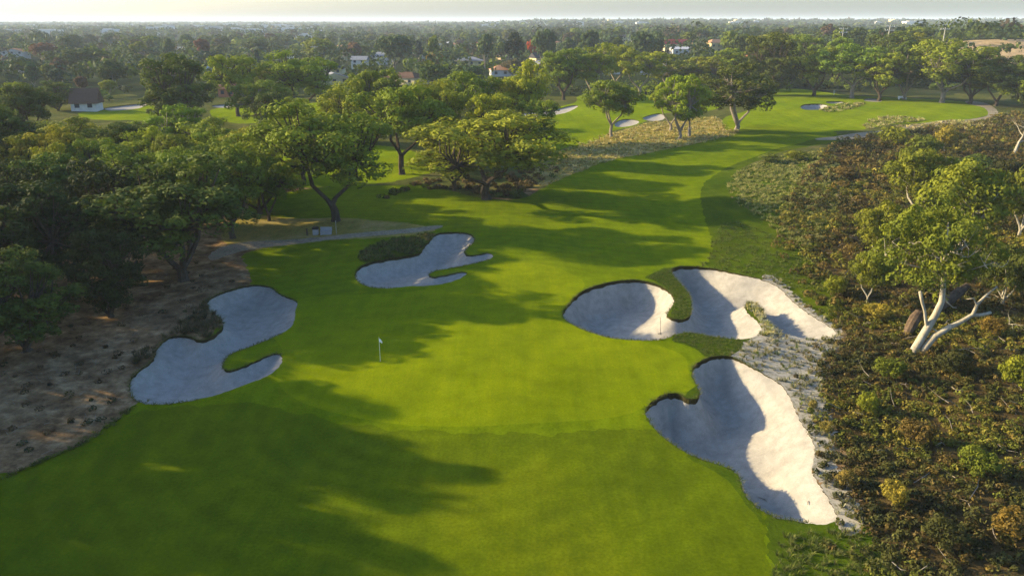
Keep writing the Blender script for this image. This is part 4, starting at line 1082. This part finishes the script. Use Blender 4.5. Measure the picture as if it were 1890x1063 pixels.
# shrubs that can be picked out in the heath
SHR = tree_meshes(3, 4, .05, 16, 150, .12, 3, rcs=(.14, .24), under=.8, trunk_r=.3)
SHR2 = tree_meshes(3, 4, .05, 22, 120, .11, 3, rcs=(.12, .2), under=.8, trunk_r=.3)
SHRUBS = [
 (1618,590,62,42,GOLD,'golden-brown bush at the foot of the pale-limbed gum'),
 (1540,545,60,50,LIM,'green bush where the rough grass meets the heath'),
 (1875,720,80,90,LIM,'yellow-green bush cut by the right edge below the pale-limbed gum'),
 (1855,345,70,70,DK,'dark rounded bush right of the pale-limbed gum crown'),
 (1795,330,80,60,DARK,'dark bush at the top of the heath below the dead tree'),
 (1650,270,70,50,LIM,'yellow-green bush below the curved path'),
 (1745,275,60,55,GOLD,'straw-brown bare-looking bush left of the dead tree'),
 (1700,300,90,70,GRN,'green bush behind the pale-limbed gum crown'),
 (1560,330,60,30,BROWN,'reddish bush on the upper heath beside the shaded path'),
 (1640,700,70,60,GRN,'green bush just left below the pale trunks'),
 (1760,690,80,60,DK,'dark bush under the pale forked branch'),
 (1600,760,60,50,LIM,'olive bush at the edge of the sandy waste'),
 (1830,620,60,50,RUST,'rusty bush right of the pale forked branch'),
 (1690,820,80,70,BROWN,'brown bracken clump in the middle of the lower heath'),
 (1800,880,90,80,GRN,'large green clump in the lower right heath'),
 (1650,930,70,60,GOLD,'golden clump near the lower tip of the heart-shaped bunker'),
 (1740,1010,90,80,DK,'dark clump at the bottom right of the heath'),
 (1860,990,90,80,RUST,'rusty clump in the bottom right corner'),
 (1525,800,34,34,(.13,.11,.03),'small straw bush on the right rim of the heart-shaped bunker'),
 (1500,755,26,24,(.14,.12,.04),'tuft-like bush on the rim above the straw bush'),
 (1560,900,44,50,(.14,.11,.035),'golden bush beside the lowest part of the heart-shaped bunker'),
 (1420,300,50,22,TG,'low green bush at the bend of the fairway'),
 (1470,296,54,24,LIM,'bright green low bush on the upper heath edge'),
]
for i, (px, py, wp, hp, col, lab) in enumerate(SHRUBS):
    x, y = G(px, py); d = depth(x, y); W = wp * d / F; H = max(.6, hp * d / F * .8)
    put_tree([SHR, SHR2], i % 2, x, y, H, W, col, lab, 'bushes in the heath', name='shrub', Hp=3., Wp=4.)['category'] = 'bush'

# the pale-limbed gum
gx, gy = G(1690, 648); gz = float(hb(gx, gy))
HERO = tree_meshes(13.5, 12.8, .20, 300, 105, .13, 4, flat=.85, rcs=(.04, .08), under=.7, boughs=26)
e = empty('gum_tree', (gx, gy, gz)); tag(e, 'spreading gum with pale twisted trunks rising from the brown heath', 'tree', 'gum trees of the golf course')
c = link('crown', HERO[0], M['leaf'], e, (.6, .5, 0)); c.color = (.084, .104, .014, 1)
g = Geo()
A = np.array([(-.3,0,-.4),(.3,.1,1.0),(.75,.2,2.0),(1.3,.3,3.2),(1.65,.4,4.3),(1.6,.5,5.6),(1.45,.6,7.2),(1.3,.7,9.2),(1.2,.7,11)])
g.tube(A, [.36,.34,.32,.28,.25,.2,.16,.1,.05], 9)
g.tube([(.25,-.2,-.4),(.8,-.2,.7),(1.3,-.25,1.5),(2.3,-.3,2.3),(3.2,-.4,2.9),(3.9,-.5,3.5),(4.1,-.5,4.4),(4.6,-.6,5.2),(5.3,-.7,6.0)], [.30,.28,.26,.22,.2,.17,.12,.09,.05], 8)
g.tube([(3.8,-.5,3.4),(4.6,-.6,3.5),(5.3,-.6,3.7)], [.16,.14,.12], 7)
g.tube([(4.1,-.5,4.2),(3.7,-.5,4.9),(3.2,-.4,4.8)], [.08,.06,.03], 5); g.tube([(4.5,-.6,5.1),(5.0,-.6,5.0)], [.07,.04], 5)
g.tube([(.75,.2,2.0),(.4,.1,2.9),(.2,.1,3.6),(-.1,.1,4.3),(-.5,0,5.3)], [.16,.13,.11,.13,.14], 6)
g.tube([(1.3,.3,1.9),(1.35,-.1,1.9),(1.5,-.25,1.6)], [.08,.07,.06], 5)
g.tube([(1.62,.5,4.8),(2.2,.6,4.2),(2.8,.6,3.7),(3.1,.6,3.7)], [.09,.07,.05,.03], 5)
for a_, z_, L_ in [(0, 6.4, 4.0), (1.1, 6.8, 4), (2.2, 6.6, 4.6), (3.1, 6.4, 4.6), (4.2, 7.0, 3.6), (5.1, 6.8, 4.0), (.6, 7.8, 3.5), (2.7, 7.8, 3.5), (4.7, 8.2, 3.2)]:
    b0 = np.array([1.5, .5, z_]); dv = np.array([math.cos(a_), math.sin(a_), .35])
    p = [b0, b0 + dv * L_ * .35 + rng.normal(0, .2, 3), b0 + dv * L_ * .7 + rng.normal(0, .3, 3), b0 + dv * L_ + rng.normal(0, .3, 3)]
    g.tube(p, [.085, .06, .04, .012], 5)
    for _ in range(4):
        q = p[rng.integers(1, 4)]; dd = unit(1)[0]; dd[2] = abs(dd[2])
        g.tube([q, q + dd * .7, q + dd * 1.3 + rng.normal(0, .15, 3)], [.03, .02, .008], 4)
link('trunk', g.build('trunk', True), M['palebark'], e)
WISP = [tree_meshes(9, 10, .12, 46, 230, .17, 4, rcs=(.09, .15), under=.7), tree_meshes(9, 10, .15, 40, 250, .17, 3, rcs=(.09, .15), under=.7)]
for i, (px, py, ty, wp, col, lab) in enumerate([
    (1770,470,275,190,(.100,.118,.014),'bushy gum behind and right of the pale-limbed gum'), (1690,405,262,150,(.09,.105,.014),'low gum behind the pale-limbed gum, below the dark bush'),
    (1620,480,360,120,(.10,.110,.014),'low yellow-green gum on the left flank of the pale-limbed gum'), (1880,440,290,130,(.075,.09,.014),'darker low gum at the right edge below the dead tree'),
    (1850,560,440,120,(.05,.062,.014),'dark low gum right of the pale forked branch'), (1600,560,455,90,(.095,.110,.014),'smallest green gum between the rough grass and the pale trunks')]):
    x, y = G(px, py); d = depth(x, y)
    put_tree(WISP, i % 2, x, y, max(3.5, height_to(x, y, ty)), wp * d / F, col, lab, 'gums of the heath', Hp=9., Wp=9.5, bark='palebark')

# bleached dead tree and fallen pieces
def dead(px, py, H, W, label, name='dead_tree', cat='dead tree', rot=(0, 0, 0), mat='palebark', r0=.26):
    x, y = G(px, py); o = link(name, dead_meshes(H, W, r0=r0), M[mat], None, (x, y, float(hb(x, y)))); o.rotation_euler = rot
    tag(o, label, cat)
x, y = G(1868, 288); dead(1868, 288, height_to(x, y, 168) * 1.15, 17, 'bleached bare dead tree with spreading limbs at the right edge', r0=.42)
dead(1745, 282, 5.5, 6, 'leafless grey shrub standing left of the dead tree', 'dead_shrub', 'dead shrub', mat='greybark', r0=.10)
for px, py, s, lab in [(1742,330,3,'thin white branch curling over the green bush crowns'), (1815,372,3.2,'bleached fork of dead wood right of the low gums'), (1775,400,2.6,'pale broken twig fan in the middle of the heath crowns'),
                       (1822,430,2.8,'short pale dead stick below the bleached fork'), (1800,505,2.6,'pale dead sticks above the white forked branch'), (1870,400,3,'dead white snag at the right edge of the heath'),
                       (1600,430,2.2,'thin grey dead twigs on the left flank of the gum'), (1850,600,2.4,'pale fallen stick on dark brush right of the gum')]:
    dead(px, py, s * 2.2, s * 2.4, lab, 'dead_branch', 'branch', (rng.uniform(-.6, .6), rng.uniform(-.7, .7), rng.uniform(0, 6)), r0=.07)
x, y = G(1672, 618); z = float(hb(x, y))
lg = link('broken_log', Geo().tube([(0, 0, -.2), (.5, .4, .6), (1.0, .8, 1.3), (1.4, 1.0, 1.8)], [.34, .46, .48, .36], 10).build('broken_log'), M['bark'], None, (x, y, z))
lg.material_slots[0].link = 'OBJECT'; lg.material_slots[0].material = bark_mat('weathered_log', (.05, .035, .025), (.17, .12, .08), 2.5)
tag(lg, 'thick brown broken trunk leaning behind the pale gum trunks', 'log')
x, y = G(1738, 575); z = float(hb(x, y))
l2 = link('burnt_log', Geo().tube([(-1, -.6, .4), (.3, 0, 1.0), (1.6, .6, 1.7), (2.6, 1.0, 2.3)], [.42, .5, .48, .3], 9).build('burnt_log'), M['bark'], None, (x, y, z)); tag(l2, 'dark burnt log behind the pale upright gum trunk', 'log')

# ------------------------------------------------------------------ small things of the course
def zsand(px, py):
    x, y = G(px, py)
    for P, f in BSURF:
        if sdf(P, np.array([x]), np.array([y]))[0] > 0: return x, y, float(f(np.array([x]), np.array([y]))[0])
    return x, y, float(hb(x, y))
x, y = G(702, 667)
e = empty('golf_flag', (x, y, float(hb(x, y)))); tag(e, 'golf flagstick with a small white flag standing in the shaded green', 'golf flag')
link('pole', Geo().tube([(0, 0, -.1), (0, 0, 1.0), (0, 0, 2.15)], [.012, .012, .011], 6).build('pole'), M['whitepaint'], e)
fl = Geo(); fv = [(0, 0, 2.02), (.10, .03, 1.97), (.19, -.02, 1.88), (.25, .02, 1.74), (.22, .0, 1.60), (.14, .03, 1.68), (.07, -.02, 1.72), (0, 0, 1.76)]
fl.add(fv + [(a, b + .012, c) for a, b, c in fv], [(0, 1, 6, 7), (1, 2, 5, 6), (2, 3, 4, 5), (15, 14, 9, 8), (14, 13, 10, 9), (13, 12, 11, 10)])
link('flag', fl.build('flag'), M['whitepaint'], e)
link('cup', Geo().tube([(0, 0, -.02), (0, 0, .012)], [.054, .054], 12).build('cup'), M['darkpaint'], e)

def rake(px, py, rz, label, stand=False, pale=True):
    x, y, z = zsand(px, py); e = empty('bunker_rake', (x, y, z + .03), rz); tag(e, label, 'rake')
    m = M['concrete'] if pale else M['darkpaint']
    if stand: e.rotation_euler = (math.radians(82), 0, rz)
    link('handle', Geo().tube([(0, 0, 0), (0, .8, .02), (0, 1.5, 0)], [.022, .02, .018], 6).build('handle'), m, e)
    g = Geo().box(-.28, .28, -.03, .02, -.01, .03)
    for k in range(9): g.box(-.27 + k * .065, -.255 + k * .065, -.02, 0, -.07, -.01)
    link('head', g.build('head'), m, e)
rake(1452, 938, math.radians(120 - 180), 'pale rake lying at the shadow edge in the heart-shaped bunker')
rake(1221, 590, .4, 'dark rake handle standing upright in the twin bunker', True, False)
def twig(px, py, rz, L, label):
    x, y, z = zsand(px, py)
    o = link('twig', Geo().tube([(-L / 2, 0, .03), (0, .06, .07), (L / 2, -.03, .04)], [.022, .03, .012], 5).tube([(0, .06, .06), (L * .2, .2, .1)], [.014, .006], 4).build('twig'), M['greybark'], None, (x, y, z)); o.rotation_euler = (0, 0, rz)
    tag(o, label, 'twig')
twig(1338, 592, .5, 1.2, 'grey twig on the sunlit sand of the twin bunker')
twig(1415, 870, -.9, .8, 'short twig on the shaded-lit sand halfway down the heart-shaped bunker')
twig(1495, 910, 1.0, .4, 'tiny twig near the lower right rim of the heart-shaped bunker')

def boxy(name, px, py, parts, label, cat, rz=0):
    x, y = G(px, py); e = empty(name, (x, y, float(hb(x, y))), rz); tag(e, label, cat)
    for pn, g, m in parts: link(pn, g.build(pn), M[m], e)
boxy('drinks_box', 583, 433, [('body', Geo().box(-.33, .33, -.3, .3, 0, .72), 'greypaint'), ('lid', Geo().box(-.36, .36, -.33, .33, .723, .98), 'darkpaint'), ('leg', Geo().box(-.3, .3, -.25, .25, -.1, -.003), 'darkpaint')],
     'small grey box with a dark lid left of the grey bench', 'box')
boxy('bench', 602, 433, [('seat', Geo().box(-.75, .75, -.25, .25, .42, .50), 'greypaint'), ('backrest', Geo().box(-.75, .75, .25, .31, .503, .95), 'greypaint'),
                         ('leg', Geo().box(-.70, -.55, -.22, .24, -.1, .417), 'greypaint'), ('leg', Geo().box(.55, .70, -.22, .24, -.1, .417), 'greypaint'), ('front_panel', Geo().box(-.547, .547, -.20, -.15, 0, .417), 'greypaint')],
     'grey bench beside the path under the fork-trunked tree', 'bench')
boxy('bollard', 567, 434, [('post', Geo().tube([(0, 0, -.1), (0, 0, .8)], [.13, .12], 8), 'bark'), ('cap', Geo().tube([(0, 0, .803), (0, 0, .88)], [.15, .10], 8), 'bark')], 'short dark timber post left of the grey box and bench', 'post')
boxy('marker_post', 621, 432, [('post', Geo().tube([(0, 0, -.1), (0, 0, 1.7)], [.06, .05], 6), 'palebark'), ('cap', Geo().tube([(0, 0, 1.703), (0, 0, 1.76)], [.07, .04], 6), 'palebark')], 'thin pale post standing in front of the forked trunk', 'post')
boxy('bench', 1665, 184, [('seat', Geo().box(-1.4, 1.4, -.3, .3, .45, .6), 'whitepaint'), ('backrest', Geo().box(-1.4, 1.4, .3, .4, .603, 1.1), 'whitepaint'), ('leg', Geo().box(-1.3, -1.0, -.25, .25, -.1, .447), 'whitepaint'), ('leg', Geo().box(1.0, 1.3, -.25, .25, -.1, .447), 'whitepaint')],
     'white bench behind the distant green beside the leaning bare trunk', 'bench')
boxy('marker_post', 1539, 176, [('post', Geo().box(-.06, .06, -.06, .06, -.1, .9), 'whitepaint'), ('board', Geo().box(-.3, .3, -.08, -.062, .9, 1.7), 'whitepaint')], 'small white marker in the dark shade behind the distant green', 'marker')
boxy('litter_bin', 1192, 175, [('body', Geo().tube([(0, 0, -.1), (0, 0, 1.0)], [.4, .42], 10), 'darkpaint'), ('lid', Geo().tube([(0, 0, 1.003), (0, 0, 1.15)], [.45, .2], 10), 'darkpaint')], 'small dark bin at the back of the sunlit lawn beside the pale-topped tree', 'bin')

# power poles
def power_pole(px, ytop, H, label, arms=2, lean=0):
    x, y = by_top(px, ytop, H); e = empty('power_pole', (x, y, float(hb(x, y)))); e.rotation_euler = (0, lean, 0); tag(e, label, 'power pole', 'power poles of the suburb')
    link('pole', Geo().tube([(0, 0, -1), (0, 0, H)], [.28, .18], 7).build('pole'), M['concrete'], e)
    for k in range(arms):
        a = link('crossarm', Geo().box(-2.2, 2.2, -.28, -.14, H - .9 - k * 1.8, H - .6 - k * 1.8).build('crossarm'), M['concrete'], e)
        for s in (-2, -1, 1, 2): link('insulator', Geo().tube([(s, -.2, H - .6 - k * 1.8), (s, -.2, H - .25 - k * 1.8)], [.1, .06], 5).build('insulator'), M['whitepaint'], a)
power_pole(1640, 48, 17, 'tallest pale power pole with two crossarms beside the flat-roofed building', 2, .05)
power_pole(1557, 52, 13, 'pale power pole top rising from the dark trees left of the tallest pole', 2)
power_pole(1745, 52, 15, 'thin power pole against the distant wood before the dune', 1)
power_pole(580, 85, 12, 'pale power pole right of the long bright olive crown', 1)
power_pole(534, 104, 11, 'grey power pole left of the leaning umbrella tree', 1)
power_pole(1166, 73, 12, 'thin grey power pole left of the small white gable', 1)

# ------------------------------------------------------------------ the air
def haze():
    g = Geo().box(-25000, 25000, -160, 13900, -6, 62)
    m = bpy.data.materials.new('haze_air'); m.use_nodes = True; nt = m.node_tree; nt.nodes.clear()
    out = nt.nodes.new('ShaderNodeOutputMaterial'); v = nt.nodes.new('ShaderNodeVolumePrincipled')
    v.inputs['Color'].default_value = (.74, .86, 1.0, 1); v.inputs['Density'].default_value = 1.4e-4; v.inputs['Anisotropy'].default_value = .0
    nt.links.new(v.outputs[0], out.inputs['Volume'])
    o = link('haze', g.build('haze'), m); tag(o, 'pale blue haze over the distant suburb', 'haze', kind='stuff')
    m.cycles.homogeneous_volume = True if hasattr(m.cycles, 'homogeneous_volume') else None
haze()
for lab, n_ in LABELS.items():
    if len(n_) > 1: print('same label', len(n_), lab)
print('tris', sum(sum(max(0, p) for p in [len(m.loops) - 2 * len(m.polygons)]) for m in bpy.data.meshes))
